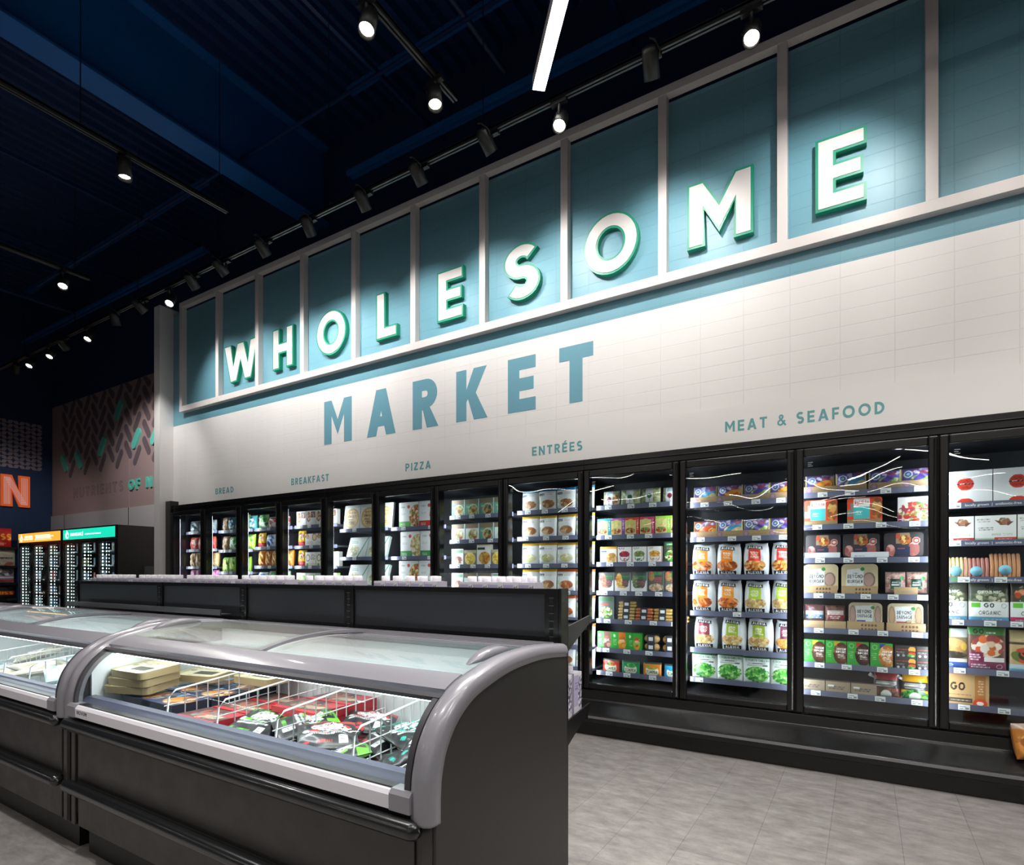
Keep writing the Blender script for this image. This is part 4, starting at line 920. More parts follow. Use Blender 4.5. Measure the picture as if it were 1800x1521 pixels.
entree('en_org', 'dd6a24', 'orange-topped white meal bag', ['c8783c', 'a85a3c', 'e0a860']); entree('en_mag', 'b0208a', 'magenta-topped white meal bag')
def gbox(key, c, desc, food=BOWLF, w=.165):
    design(key, w, .165, .045, c, [('r', 0, .72, 1, 1, '7a7a62'), ('l', .08, .76, .9, .95, 2, 'b8604c'), ('e', .55, .35, .36, .36, 'cfd0b8'), ('b', .24, .05, .86, .62, .09, food), ('l', .04, .5, .3, .64, 2, 'd8ece0'), ('r', .95, 0, 1, 1, 'dfe4e8')], 'box', '9aa8b0', 'meal_box', desc)
gbox('gb1', '5fa880', 'green boxed bowl meal'); gbox('gb2', 'dcebe2', 'pale-green boxed meal', ['b8604c', 'd8c088', '8a9a50', 'e8e0c8']); gbox('gb3', '64b090', 'green boxed meal, square dish', ['a84a3a', '7a9a4a', 'd8b878', '4a4a58'])
design('tub', .145, .165, .045, 'e8ecea', [('r', .05, .75, .95, .95, '7fb08a'), ('b', .12, .08, .92, .55, .12, ['8a4a3a', 'a8685a', 'd8c8a0']), ('l', .2, .58, .8, .7, 2, '9aa8a0')], 'box', '6a6a98', 'meal_box', 'white-green boxed meal')
design('mac', .15, .15, .045, '8a7a5a', [('r', 0, .8, 1, 1, 'b8b090'), ('e', .5, .42, .42, .42, 'e8dcb0'), ('b', .14, .06, .86, .78, .08, ['e0bc40', 'c89c28', 'f0d468'])], 'box', 'b8bcc8', 'meal_box', 'brown box, yellow macaroni bowl')
design('wyel', .16, .20, .045, 'f0eee6', [('r', .05, .76, .6, .86, '2c3230'), ('b', .15, .05, .98, .65, .1, ['d89838', 'b87828', 'e8b860']), ('r', 0, .93, 1, 1, 'e8e0b0')], 'box', 'e0dcd0', 'meal_box', 'white box, orange pasta photo')
def piz(key, c, desc, food=PIZ, w=.27, h=.27):
    design(key, w, h, .05, 'eef0ee', [('r', 0, 0, .62, .24, c), ('l', .06, .06, .4, .18, 2, 'eef4ea'), ('e', .92, .45, .40, .44, 'c08848'), ('b', .53, .05, 1.3, .86, .06, food), ('t', 'daiya', .1, .78, .34, .88, '7a8080', .14), ('e', .5, .82, .07, .07, 'd84a40'), ('l', .06, .5, .4, .6, 2, 'c8ccca')], 'box', 'dfe3e1', 'pizza_box', desc)
piz('pz1', '5cb84a', 'white pizza box, green corner'); piz('pz2', 'd8362c', 'white pizza box, red corner', ['d8332c', 'c0382c', 'f0dfc0', 'e8604c']); piz('pz3', '3f9a50', 'white pizza box, cheese pizza', ['e8dca8', 'd8c078', 'f4ecc8', 'b89850'])
design('pzr', .25, .28, .03, 'e4e3da', [('e', .5, .46, .45, .42, 'caa46a'), ('e', .5, .46, .39, .365, 'd8bc84'), ('b', .14, .12, .86, .8, .07, ['d8bc84', 'caa468', 'e4cc9a']), ('t', 'VEGAN', .28, .66, .72, .72, '3a2e20', .2), ('t', 'CRUST', .24, .5, .76, .58, '3a2e20', .2), ('l', .26, .2, .74, .46, 4, '4a3c2a'), ('r', 0, .9, 1, 1, 'c8d0cc')], 'box', 'd4d6d0', 'pizza_box', 'round pizza crust pack')
design('pzg', .30, .24, .04, 'd9e2de', [('p', [(.55, 0), (.95, 1), (1, 1), (.62, 0)], '4f9a70'), ('b', .1, .05, .6, .6, .05, ['b8a878', '8aa070', 'd8d0b0']), ('l', .1, .7, .5, .85, 2, '7a9a8a')], 'box', 'c8d4ce', 'pizza_box', 'white-green leaning pizza box')
design('brk1', .17, .18, .06, 'eee9df', [('e', .24, .6, .22, .34, '8a5a3a'), ('b', .04, .3, .44, .9, .08, NUT), ('r', .5, .55, .95, .95, '7a3a5a'), ('b', .55, .6, .9, .9, .08, ['5a2a4a', '8a5a3a', 'd8b070'])], 'box', 'd8d4cc', 'breakfast_box', 'white breakfast box, brown circle')
design('brk2', .20, .15, .06, 'f0ede2', [('b', .0, .6, .4, 1, .07, NUT), ('e', .82, .72, .2, .3, 'b07a3c'), ('e', .82, .72, .14, .22, 'e8d0a0'), ('l', .1, .2, .7, .4, 2, 'b8b0a0')], 'box', 'dcd8cc', 'breakfast_box', 'white waffle box, round emblem')
design('brk3', .19, .17, .06, 'f0eee6', [('o', .25, .6, .2, .26, 'a07a48', .7), ('l', .5, .5, .95, .9, 4, '6a5a50'), ('r', 0, 0, 1, .25, 'dfe0b8'), ('e', .2, .12, .1, .1, '5a9a4a')], 'box', 'dcd8cc', 'breakfast_box', 'cream breakfast box')
design('brkg', .17, .16, .06, 'e4ecd4', [('r', .6, 0, 1, .8, '8ac04c'), ('b', .05, .1, .6, .7, .07, ['a8c870', 'd8a048', '7aa850']), ('l', .1, .74, .8, .9, 2, '8a9a5a')], 'box', 'a8c47c', 'breakfast_box', 'lime and white box')
design('yelbag', .15, .20, .06, 'e8b81c', [('b', .15, .45, .85, .85, .1, ['3a3a5a', 'f0d050', 'c8402c']), ('r', 0, 0, 1, .3, 'c8302c')], 'bag', 'd8a010', 'muffin_bag', 'yellow muffin bag, red base', wob=.8)
design('bluebag', .20, .17, .09, 'd8e2ea', [('b', .15, .1, .9, .9, .14, ['3f7ac0', '2f5aa0', 'e8eef4']), ('r', .3, .3, .75, .65, '3f6fb8')], 'bag', 'a8c0dc', 'bread_bag', 'blue-and-white bread bag', wob=1)
design('redbag', .19, .15, .09, 'd8d4d0', [('r', 0, .5, 1, .85, 'c83a30'), ('l', .1, .55, .9, .8, 2, 'f0e0dc'), ('b', .1, .0, .9, .45, .1, ['8a2a2c', 'e8dcd4', 'c84a40'])], 'bag', 'c8bab4', 'bread_bag', 'red-and-white bun bag', wob=1)
design('orgbag', .13, .21, .09, 'd98a34', [('b', .05, .05, .95, .95, .16, ['e0a04a', 'c87828', 'f0c070', 'b86a28']), ('e', .5, .5, .34, .16, 'e8b84c')], 'bag', 'c07828', 'bread_bag', 'orange bread bag', wob=1)
design('grnbag', .15, .21, .08, '8cb83c', [('b', .1, .1, .9, .95, .15, ['a8d058', '6a9a30', 'e0ecc0', '4a8a3a']), ('r', .35, .2, .65, .8, 'c8e070')], 'bag', '7aa838', 'bread_bag', 'bright green loaf bag', wob=1)
design('grnbag2', .20, .19, .09, 'a8c8a0', [('b', 0, 0, 1, 1, .13, ['4aa04c', 'e0ecd8', '6ac05c', '2f7f40', 'c8d8c0'])], 'bag', '8ab888', 'bread_bag', 'green leafy-print bread bag', wob=1)
design('brnbag', .14, .20, .09, 'a87858', [('b', .1, .1, .9, .9, .15, ['8a5a40', 'c8a078', 'e0d0c0', '6a8a8c'])], 'bag', '9a6a4a', 'bread_bag', 'brown bread bag', wob=1)
design('tealbag', .14, .19, .09, '4fa0a0', [('b', .1, .1, .9, .9, .14, ['3f8fa8', 'a8d8d0', '2f5a8c', 'd8e8e0'])], 'bag', '4a8f98', 'bread_bag', 'teal bread bag', wob=1)
design('silbag', .20, .17, .09, 'a8b4ba', [('b', .1, .1, .9, .9, .14, ['d8e4ea', '8a9aa4', 'eef4f6', '4a6a70'])], 'bag', '9aa8b0', 'bread_bag', 'silvery wrapped bread bag', wob=1.2)
design('rwbag', .20, .19, .09, 'd85a50', [('b', .05, .05, .95, .8, .12, ['e87a70', 'f0c8c0', 'c83a38', 'e8a098']), ('r', 0, .8, 1, 1, 'd8502c')], 'bag', 'c85048', 'bread_bag', 'red-pink bread bag', wob=1)
design('tanbag', .13, .21, .09, 'c0a070', [('b', .05, .05, .95, .95, .18, ['d8c098', 'a88858', 'b8946a', 'e4d4b4'])], 'bag', 'a88c60', 'bread_bag', 'tan bread bag', wob=1)
design('pinkbag', .13, .21, .08, 'c86aa0', [('b', .05, .05, .95, .95, .18, ['d88ab8', 'b04a88', 'e8b8d0'])], 'bag', 'b8609a', 'bread_bag', 'pink bread bag', wob=1)
design('tray', .192, .052, .10, 'a98d68', [('e', .17, .5, .11, .42, '8a6a8c'), ('e', .17, .5, .07, .28, 'b08a90'), ('l', .35, .35, .95, .6, 1, '9a7c68')], 'box', '8f7452', 'display_tray', 'low brown card tray')
def by_tray_ops(c): return [('e', .42+.09*i, .62, .032, .14, c) for i in range(5)]+[('e', .42+.09*i, .18, .032, .14, c) for i in range(5)]
design('traydots', .215, .060, .06, 'b79a72', by_tray_ops('6a4c3a'), 'box', 'a08560', 'display_tray', 'kraft tray printed with dots')
design('traykraft', .13, .055, .06, 'b49a76', [('l', .1, .4, .9, .6, 1, 'a08a68')], 'box', 'a08560', 'display_tray', 'plain kraft tray')
design('traywhite', .22, .045, .06, 'e6e8ec', [('l', .1, .3, .4, .6, 1, 'a8b0c0')], 'box', 'd0d4da', 'display_tray', 'low white tray')
CATS = {'frozen_food_bag': 'frozen food bag', 'frozen_meal_bag': 'frozen meal bag', 'display_tray': 'tray'}

# sausages made of real rolls
def sausage_mesh(key, cs, n, vert=False, r=.013, L=.14, stack=1):
    m = MB()
    for s_ in range(stack):
        for i in range(n):
            if vert:
                x = (i-(n-1)/2)*r*2.02
                m.tube([(x, 0, r), (x+.002, -.003, L*.5), (x, 0, L-r)], r, 8, 0, round_end=True)
            else:
                y = (i % 2)*r*2; z = r+(i//2)*r*1.9+s_*.0
                m.tube([(-L/2+r, y, z), (0, y-.002, z+.001), (L/2-r, y, z)], r, 8, 0, round_end=True)
    if vert:
        m.lathe([(0, -r-.003), (.032, -r-.003), (.032, -r-.001), (0, -r-.001)], (0, 0, L*.32), 20, 1, 'y')
    else:
        h = r*1.9*((n+1)//2)+.003
        m.box(-.03, -r-.002, .001, .03, r*3+.002, h, 1); m.box(-.018, -r-.003, h*.3, .018, -r-.002, h*.75, 2)
    return m.mesh(key, [mat('sausage_'+cs, cs, .3, coat=.4), mat('dark_sausage_label', '3b3c42', .4) if not vert else mat('blue_sausage_label', '8cc8dc', .4), mat('white_sticker', 'e4e6e6', .5)])

posn = ['leftmost', 'second from left', 'third from left', 'fourth from left', 'fifth from left', 'sixth from left', 'seventh from left', 'eighth from left']
ypos = 4.618
def put(key, x, z, door, shelf, i, y=None, rz=None, rx=None, lab=None, back=0):
    p = PK[key]; me = pk_mesh(key)
    bag = p['kind'] == 'bag'
    y = (ypos+p['d']/2+.002) if y is None else y
    rz = (rnd.uniform(-.09, .09) if bag else rnd.uniform(-.015, .015)) if rz is None else rz
    rx = (rnd.uniform(-.09, -.01) if bag else 0) if rx is None else rx
    shn = 'bottom' if shelf == len(ROWZ[door]) else ['top', 'second', 'third', 'fourth', 'fifth', 'sixth', 'seventh'][shelf-1]
    label = lab or '%s, %s on %s shelf, %s freezer door' % (p['desc'], posn[i], shn, dn[door-1])
    o = place(me, p['name'], (x, y, z), label, p['name'].replace('_', ' '), 'packages on the %s shelf behind the %s door' % (shn, dn[door-1]), rz, rx)
    o.scale = (1, 1, rnd.uniform(.965, 1.0)) if bag else (1, 1, 1)
    return o
def row(door, shelf, items, gap=.008, xs=None, **kw):
    z = ROWZ[door][shelf-1]-.010
    x = MX[door-1]+.04; xe = MX[door]-.02; i = 0
    if isinstance(items, str): items = items.split()
    for n_, key in enumerate(items):
        w_ = PK[key]['w']
        if xs is not None and n_ < len(xs): cx = xs[n_]
        else:
            cx = x+w_/2
            if cx+w_/2 > xe+.02: break
        put(key, cx, z, door, shelf, i, **kw); x = cx+w_/2+gap; i += 1

# --- door 12 (nearest the right edge)
row(12, 1, 'bigw bigw', xs=[.555, .81])
row(12, 2, 'meatb2 meatb2 meatb2', xs=[.49, .695, .90])
z = ROWZ[12][2]-.010
for i, (x, cs, n_, L) in enumerate(((.50, 'd9c48e', 6, .135), (.605, 'c07f72', 6, .13), (.745, 'd3966a', 7, .155), (.93, 'd3966a', 7, .15))):
    me = sausage_mesh('sausage_pack', cs, n_, True, .0105, L)
    place(me, 'sausage_pack', (x, 4.65, z), ['pale yellow', 'pink', 'long orange', 'orange'][i]+' sausage pack, %s on third shelf, twelfth freezer door' % posn[i], 'sausage pack', 'sausage packs behind the twelfth door', 0, -.12)
row(12, 4, 'goorg goorg goorg2 goorg2', xs=[.46, .665, .87, 1.07])
row(12, 5, 'go3 go1 go2 go2', xs=[.475, .655, .865, 1.07])
row(12, 6, 'gokraft', xs=[.555])
# --- door 11
def trays(door, shelf, keys, xs, tkey='tray', bh=.02):
    z = ROWZ[door][shelf-1]-.010
    for i, (k_, x) in enumerate(zip(keys.split(), xs)):
        put(k_, x, z+bh, door, shelf, i, y=4.70, rx=-.10)
        put(tkey, x, z, door, shelf, i, y=ypos+.022, lab=None)
for k_ in ('tray', 'traydots', 'traykraft', 'traywhite'): PK[k_]['d'] = .04
trays(11, 1, 'am_orange am_blue am_violet am_violet', [-.275, -.082, .118, .302])
row(11, 2, 'li1 li1 meatb', xs=[-.265, -.0, .285])
row(11, 3, 'traywhite traywhite', xs=[-.255, .03]); put('blk', -.255, ROWZ[11][2]+.004, 11, 3, 0, y=4.71); put('blk', -.02, ROWZ[11][2]+.004, 11, 3, 1, y=4.71); put('blk', .225, ROWZ[11][2]+.004, 11, 3, 2, y=4.71)
z = ROWZ[11][3]-.01
for i, (k_, x) in enumerate((('by1', -.27), ('by1', -.03), ('mince', .18), ('mince', .30))):
    put(k_, x, z+.012, 11, 4, i, y=4.72, rx=-.05)
for i, x in enumerate((-.27, -.03, .235)): put('traydots' if i < 2 else 'traykraft', x, z, 11, 4, i)
z = ROWZ[11][4]-.01
for i, (k_, x) in enumerate((('wine', -.31), ('wine2', -.18), ('bys', .005), ('bys2', .235))):
    put(k_, x, z+.018, 11, 5, i, y=4.72, rx=-.05)
for i, (k_, x) in enumerate((('traykraft', -.31), ('traykraft', -.175), ('traydots', .005), ('traydots', .235))): put(k_, x, z, 11, 5, i)
row(11, 6, 'vb1 vb2 vb3 vb4', xs=[-.305, -.17, -.038, .098])
z = ROWZ[11][5]-.01
for q in range(2):
    for i in range(2): put('blkb', .232+i*.118, z+q*.0785, 11, 6, i, y=4.66, lab='small black burger box, %s %s of four, sixth shelf of eleventh freezer door' % (['lower', 'upper'][q], ['left', 'right'][i]))
row(11, 7, 'kraft kraft kraft', xs=[-.315, -.16, -.005], rz=.03)
def pouch_put(key, x, z, lab):
    o = place(pk_mesh(key), 'sauce_pouch', (x, 4.66, z), lab, 'sauce pouch', None, 0, -.12)
    m = MB(); m.tube([(-.055, 0, .118), (-.085, 0, .135)], .009, 8).tube([(-.083, 0, .134), (-.098, 0, .143)], .013, 10)
    me = m.mesh('spout', [mat('white_plastic_cap', 'f0f0ee', .35)]); s_ = bpy.data.objects.new('spout', me); COL.objects.link(s_); s_.parent = o
pouch_put('po_red', .125, ROWZ[11][6]-.01, 'red-topped sauce pouch with white spout, bottom shelf of eleventh freezer door')
pouch_put('po_yel', .285, ROWZ[11][6]-.01, 'yellow-topped sauce pouch with white spout, bottom shelf of eleventh freezer door')
# --- door 10
trays(10, 1, 'am_blue am_orange am_violet am_orange', [-1.08, -.892, -.70, -.515])
trays(10, 2, 'am_red am_blue am_violet am_violet', [-1.08, -.892, -.70, -.515])
row(10, 3, 'al_orange al_orange2 al_red al_red', xs=[-1.08, -.89, -.695, -.50])
row(10, 4, 'al_orange2 al_orange al_lime al_lime', xs=[-1.08, -.885, -.69, -.50])
row(10, 5, 'al_wine al_green al_green al_purple', xs=[-1.065, -.855, -.665, -.475], rz=.04)
row(10, 6, 'edam edam edam edam', xs=[-1.075, -.885, -.69, -.50])
# --- door 9
row(9, 1, 'sal sal2 sal2 sal', xs=[-1.85, -1.68, -1.51, -1.33])
row(9, 2, 'bb_teal bb_purple bb_red bb_pink bb_lime bb_lime', xs=[-1.91, -1.785, -1.66, -1.53, -1.40, -1.275])
row(9, 3, 'gy ba_red ba_green ba_orange gclam', xs=[-1.87, -1.725, -1.595, -1.465, -1.325])
row(9, 4, 'fr1 fr2 fr3 fr4 fr4', xs=[-1.89, -1.745, -1.60, -1.455, -1.315])
row(9, 5, 'fr5', xs=[-1.895])
z = ROWZ[9][4]-.01
for q, (cs, lv, x) in enumerate((('b89a5c', 3, -1.72), ('b5643a', 2, -1.565), ('b8934e', 2, -1.41), ('c49a58', 1, -1.275))):
    for s_ in range(lv):
        me = sausage_mesh('sausage_pack', cs, 4, False, .0135, .15)
        place(me, 'sausage_pack', (x+.004*s_, 4.65, z+s_*.054), '%s sausage pack, %s in its stack, fifth shelf, ninth freezer door' % (['olive-brown', 'orange-brown', 'golden-brown', 'pale golden'][q], ['lowest', 'second', 'topmost'][s_]), 'sausage pack', 'stacked sausage packs behind the ninth door')
row(9, 6, 'vg1 vg2 vg3', xs=[-1.90, -1.765, -1.635])
z = ROWZ[9][5]-.01
for q, (x, cs) in enumerate(((-1.50, 'b8945c'), (-1.345, 'c8924c'))):
    for s_ in range(2):
        me = sausage_mesh('sausage_roll', cs, 1, False, .034, .13)
        me.materials[1] = mat('dark_sausage_label', '3b3c42')
        place(me, 'sausage_roll', (x, 4.66, z+s_*.068), 'fat %s plant sausage roll, %s, sixth shelf of ninth freezer door' % (['brown', 'golden'][q], ['lower', 'upper'][s_]), 'sausage roll', 'fat sausage rolls behind the ninth door')
row(9, 7, 'te_red te_green te_orange te_blue', xs=[-1.85, -1.675, -1.49, -1.315])
# --- door 8
for s_, ks in enumerate(('en_blue en_blue en_blue en_blue', 'en_yel en_yel en_yel en_yel', 'en_yel2 en_yel2 en_yel2 en_yel', 'en_yel en_yel en_org en_org', 'en_org en_org en_org en_org', 'en_org en_yel en_org en_org', 'en_mag en_mag en_mag en_mag')):
    row(8, s_+1, ks, xs=[-2.655, -2.47, -2.285, -2.10])
# --- door 7
row(7, 1, 'gb1 gb1 gb3 gb3'); row(7, 2, 'gb2 gb2 gb3 gb2'); row(7, 3, 'tub mac wyel mac'); row(7, 4, 'tub gb2 gb1 tub'); row(7, 5, 'gb1 gb1 gb3 gb3')
# --- doors 6 to 1
row(6, 1, 'pz1 pz2', xs=[-4.13, -3.85]); row(6, 2, 'pz3 pz3', xs=[-4.11, -3.83]); row(6, 3, 'pz1 pz3', xs=[-4.13, -3.85])
row(5, 1, 'pzr pzr pzr', xs=[-5.0, -4.74, -4.5], rx=-.12); row(5, 2, 'pzg pzg', xs=[-4.93, -4.62], rx=-.3); row(5, 3, 'pzg pzg', xs=[-4.93, -4.62], rx=-.3)
row(4, 1, 'brk1 brk1 brk1 brk1'); row(4, 2, 'yelbag brk2 brk2 brk2'); row(4, 3, 'yelbag brk3 brk3 brk3'); row(4, 4, 'brkg brkg brkg brkg')
row(3, 1, 'grnbag2 redbag redbag'); row(3, 2, 'yelbag bluebag bluebag bluebag'); row(3, 3, 'orgbag orgbag orgbag orgbag orgbag'); row(3, 4, 'bluebag grnbag2 grnbag2')
row(2, 1, 'brnbag tealbag brnbag grnbag tealbag'); row(2, 2, 'brnbag grnbag2 grnbag2 grnbag'); row(2, 3, 'grnbag grnbag grnbag grnbag'); row(2, 4, 'bluebag bluebag bluebag')
row(1, 1, 'silbag silbag silbag'); row(1, 2, 'rwbag rwbag rwbag'); row(1, 3, 'tanbag tanbag tanbag tanbag tanbag'); row(1, 4, 'pinkbag pinkbag pinkbag pinkbag pinkbag')
# lower shelves of the far doors hide behind the shelving; a bread bag sits on the ledge at the right edge
design('loaf', .13, .20, .09, 'b07030', [('b', .02, .02, .98, .8, .2, ['b87838', '9a5c24', 'd09850', 'c88840']), ('r', 0, .85, 1, 1, 'a8988a')], 'bag', 'a06828', 'bread_bag', '', wob=1.4)
place(pk_mesh('loaf'), 'bread_bag', (.80, 4.33, .25), 'clear bag of brown bread on the freezer ledge at the right edge', 'bread bag', None, .5, -.25)

# ================================================================== island freezers
PROF = [(1.206,.64),(1.206,.693),(1.208,.731),(1.213,.771),(1.235,.838),(1.286,.906),(1.359,.956),(1.441,.984),(1.576,1.012),(1.73,1.023),(1.847,1.021),(2.0,1.008)]
def crom(P, n=6):
    out = []
    for i in range(len(P)-1):
        p0 = P[max(0, i-1)]; p1 = P[i]; p2 = P[i+1]; p3 = P[min(len(P)-1, i+2)]
        for j in range(n):
            t = j/n
            out.append(tuple(.5*((2*p1[k])+(-p0[k]+p2[k])*t+(2*p0[k]-5*p1[k]+4*p2[k]-p3[k])*t*t+(-p0[k]+3*p1[k]-3*p2[k]+p3[k])*t**3) for k in (0, 1)))
    return out+[P[-1]]
PP = crom(PROF)
PN = []
for i in range(len(PP)):
    a = PP[max(0, i-1)]; b = PP[min(len(PP)-1, i+1)]; d = Vector((b[0]-a[0], b[1]-a[1])).normalized(); PN.append((-d.y, d.x))
def sub(y0, y1, z0=0): return [i for i, p in enumerate(PP) if y0 <= p[0] <= y1 and p[1] >= z0]
def sheet(m, idx, x0, x1, o0, o1, mi=0):
    """curved slab following the profile between offsets o0 (inner) and o1 (outer)"""
    n = len(idx)
    def q(i, x, o):
        (y, z), (ny, nz) = PP[i], PN[i]; return (x, y+ny*o, z+nz*o)
    top = [q(i, x, o1) for i in idx for x in (x0, x1)]; bot = [q(i, x, o0) for i in idx for x in (x0, x1)]
    m.add(top, [(2*k, 2*k+1, 2*k+3, 2*k+2) for k in range(n-1)], mi, True)
    m.add(bot, [(2*k+1, 2*k, 2*k+2, 2*k+3) for k in range(n-1)], mi, True)
    for s_, x in ((0, x0), (1, x1)):
        e = [q(i, x, o) for i in idx for o in (o0, o1)]
        m.add(e, [((2*k, 2*k+1, 2*k+3, 2*k+2) if s_ == 0 else (2*k+1, 2*k, 2*k+2, 2*k+3)) for k in range(n-1)], mi)
    for i, f in ((idx[0], (0, 1, 3, 2)), (idx[-1], (1, 0, 2, 3))):
        m.add([q(i, x0, o0), q(i, x1, o0), q(i, x0, o1), q(i, x1, o1)], [f], mi)
    return m
M_CHAR = mat('charcoal_laminate', '3a3735', .42, var=(14, .06))
M_CHARP = mat('charcoal_side_panel', '2f2d2c', .45)
M_GREYP = mat('light_grey_plastic', '85838a', .3, coat=.35)
M_GREYD = mat('dark_grey_trim', '3c3a3e', .4)
M_LILAC = mat('pale_lilac_rail', 'dedae1', .3, coat=.2)
M_BUMP = mat('black_rubber_bumper', '1a1b1c', .25, coat=.3)
M_LEDGE = mat('violet_grey_inner_ledge', '4e5166', .4)
M_TUB = mat('white_freezer_lining', 'e9eff0', .45)
M_LIDG = glass_mat('curved_freezer_glass', 'fafdfc', 1.45)
M_LIDT = glass_mat('frosted_lid_glass', 'fafdfc', 1.4, frost=.22)
M_WIRE = mat('white_coated_wire', 'e8eaec', .35)
M_STRIPE = mat('black_glass_border', '101012', .3)
FL, FXR = 2.18, -.98
def island(xr, label, first=True):
    xl = xr-FL
    R = empty('island_freezer', ((xl+xr)/2, 1.6, 0), label, 'chest freezer', 'curved-lid island freezers in a row')
    # body
    m = MB(); m.box(xl+.03, 1.21, .15, xr-.03, 1.27, .66).box(xl+.03, 1.94, .15, xr-.03, 2.0, 1.0).box(xl+.03, 1.21, .15, xr-.03, 1.99, .2)
    m.build('body', M_CHAR, R, .003)
    MB().box(xl+.04, 1.262, 0, xr-.04, 1.93, .15).build('kick_base', M_BLACKM, R)
    m = MB(); m.box(xl+.075, 1.203, .372, xr-.075, 1.211, .60); m.build('front_panel', M_CHAR, R, .003)
    m = MB(); m.box(xl+.075, 1.203, .152, xr-.075, 1.211, .318); m.build('front_panel', M_CHAR, R, .003)
    for x in (xl+.012, xr-.05): MB().box(x, 1.200, .15, x+.038, 1.212, .65).build('corner_strip', M_CHAR, R, .004)
    endp = [(1.206, .15)]+PP+[(2.0, .15)]
    for a, b in ((xl, xl+.03), (xr-.03, xr)):
        MB().poly([endp], lambda y, z, d: (d, y, z), a, b).build('side_panel', M_CHARP, R, fix=True)
    # bumpers and rail
    for zz in (.625, .342):
        m = MB(); m.tube([(xl+.05, 1.172, zz), (xr-.055, 1.172, zz)], .028, 14, 0, round_end=True).box(xl+.06, 1.18, zz-.016, xr-.07, 1.206, zz+.016)
        m.build('bumper', M_BUMP, R)
    m = MB(); m.poly([[(1.168, .668), (1.168, .706), (1.176, .718), (1.214, .722), (1.214, .668)]], lambda a, b, d: (d, a, b), xl+.135, xr-.135, 0)
    o = m.build('front_rail', M_LILAC, R, fix=True)
    MB().box(xl+.09, 1.185, .712, xr-.09, 1.214, .7235).build('rail_gasket', M_STRIPE, R)
    for a, b in ((xl+.06, xl+.135), (xr-.135, xr-.06)):
        MB().poly([[(1.166, .666), (1.166, .712), (1.176, .724), (1.214, .724), (1.214, .666)]], lambda p, q, d: (d, p, q), a, b).build('rail_end_cap', M_GREYP, R, fix=True)
    # arched end mouldings
    cross = [(0, -.014), (0, .012), (.006, .026), (.020, .034), (.050, .034), (.070, .028), (.078, .016), (.080, -.014)]
    for side in (0, 1):
        m = MB(); vs = []; n = len(cross)
        for i in range(len(PP)):
            (y, z), (ny, nz) = PP[i], PN[i]
            for cx, o in cross:
                x = xr+.004-cx if side else xl-.004+cx
                vs.append((x, y+ny*o, z+nz*o))
        fs = []
        for i in range(len(PP)-1):
            for k in range(n): fs.append((i*n+k, i*n+(k+1) % n, (i+1)*n+(k+1) % n, (i+1)*n+k))
        fs += [tuple(range(n)), tuple((len(PP)-1)*n+k for k in range(n))]
        m.add(vs, fs, 0, True)
        a_ = m.build('end_arch', M_GREYP, R, fix=True)
        # dark edge where the glass meets the arch
        x0, x1 = (xr-.094, xr-.074) if side else (xl+.074, xl+.094)
        sheet(MB(), sub(1.2, 1.33, .70), x0, x1, .010, .024).build('arch_edge_trim', M_GREYD, R)
    # curved front glass
    m = sheet(MB(), sub(1.2, 1.34, .712), xl+.07, xr-.07, .012, .017)
    m.build('front_glass', M_LIDG, R)
    # cross bar with its dark lower strip and inner lamp
    m = sheet(MB(), sub(1.335, 1.43), xl+.07, xr-.07, .006, .03)
    m.build('cross_bar', M_GREYP, R)
    m = sheet(MB(), sub(1.315, 1.343), xl+.07, xr-.07, .008, .026)
    m.build('cross_bar_strip', M_GREYD, R)
    MB().box(xl+.10, 1.352, .928, xr-.10, 1.380, .934).build('inner_lamp', mat('freezer_inner_lamp', 'ffffff', .4, emit='f4fbff', es=25), R)
    # sliding lids
    xm = (xl+xr)/2
    for s_, (a, b, o) in enumerate(((xl+.075, xm+.03, .022), (xm-.03, xr-.075, .008))):
        L = MB(); sheet(L, sub(1.42, 1.95), a, b, o, o+.005)
        lid = L.build('sliding_lid', M_LIDT, R)
        for e in ((xm+.005, xm+.035) if s_ == 0 else (xm-.035, xm-.012),):
            sheet(MB(), sub(1.42, 1.98), e[0], e[1], o-.001, o+(.010 if s_ == 0 else .007)).build('lid_edge', M_GREYP if s_ == 0 else M_STRIPE, lid)
        sheet(MB(), sub(1.90, 1.98), a, b, o-.004, o+.008).build('lid_back_rail', M_GREYP, lid)
        hx = xl+.085 if s_ == 0 else xr-.135
        idx = [i for i in sub(1.52, 1.78)]
        vs = []; n = len(idx)
        for k, i in enumerate(idx):
            t = k/(n-1); hgt = o+.006+.030*math.sin(PI*t)**.7; (y, z), (ny, nz) = PP[i], PN[i]
            wd = .012+.034*math.sin(PI*t)**.6
            vs += [(hx, y+ny*(o+.004), z+nz*(o+.004)), (hx, y+ny*hgt, z+nz*hgt), (hx+wd, y+ny*(hgt-.004), z+nz*(hgt-.004)), (hx+wd, y+ny*(o+.004), z+nz*(o+.004))]
        fs = []
        for k in range(n-1):
            for q in range(4): fs.append((4*k+q, 4*k+(q+1) % 4, 4*k+4+(q+1) % 4, 4*k+4+q))
        MB().add(vs, fs, 0, True).build('lid_handle', M_GREYP, lid, fix=True)
    # back rails
    m = MB()
    for q in range(4): m.box(xl+.06, 1.955+q*.014, 1.012, xr-.06, 1.963+q*.014, 1.032+.004*q)
    m.box(xl+.06, 1.95, 1.0, xr-.06, 2.02, 1.02)
    m.build('back_rail', M_GREYP, R)
    # lining
    m = MB(); m.box(xl+.03, 1.27, .44, xr-.03, 1.94, .46).box(xl+.03, 1.925, .44, xr-.03, 1.94, 1.0).box(xl+.03, 1.27, .44, xl+.045, 1.94, .93).box(xr-.045, 1.27, .44, xr-.03, 1.94, .93).box(xl+.03, 1.27, .44, xr-.03, 1.285, .70)
    m.build('lining', M_TUB, R)
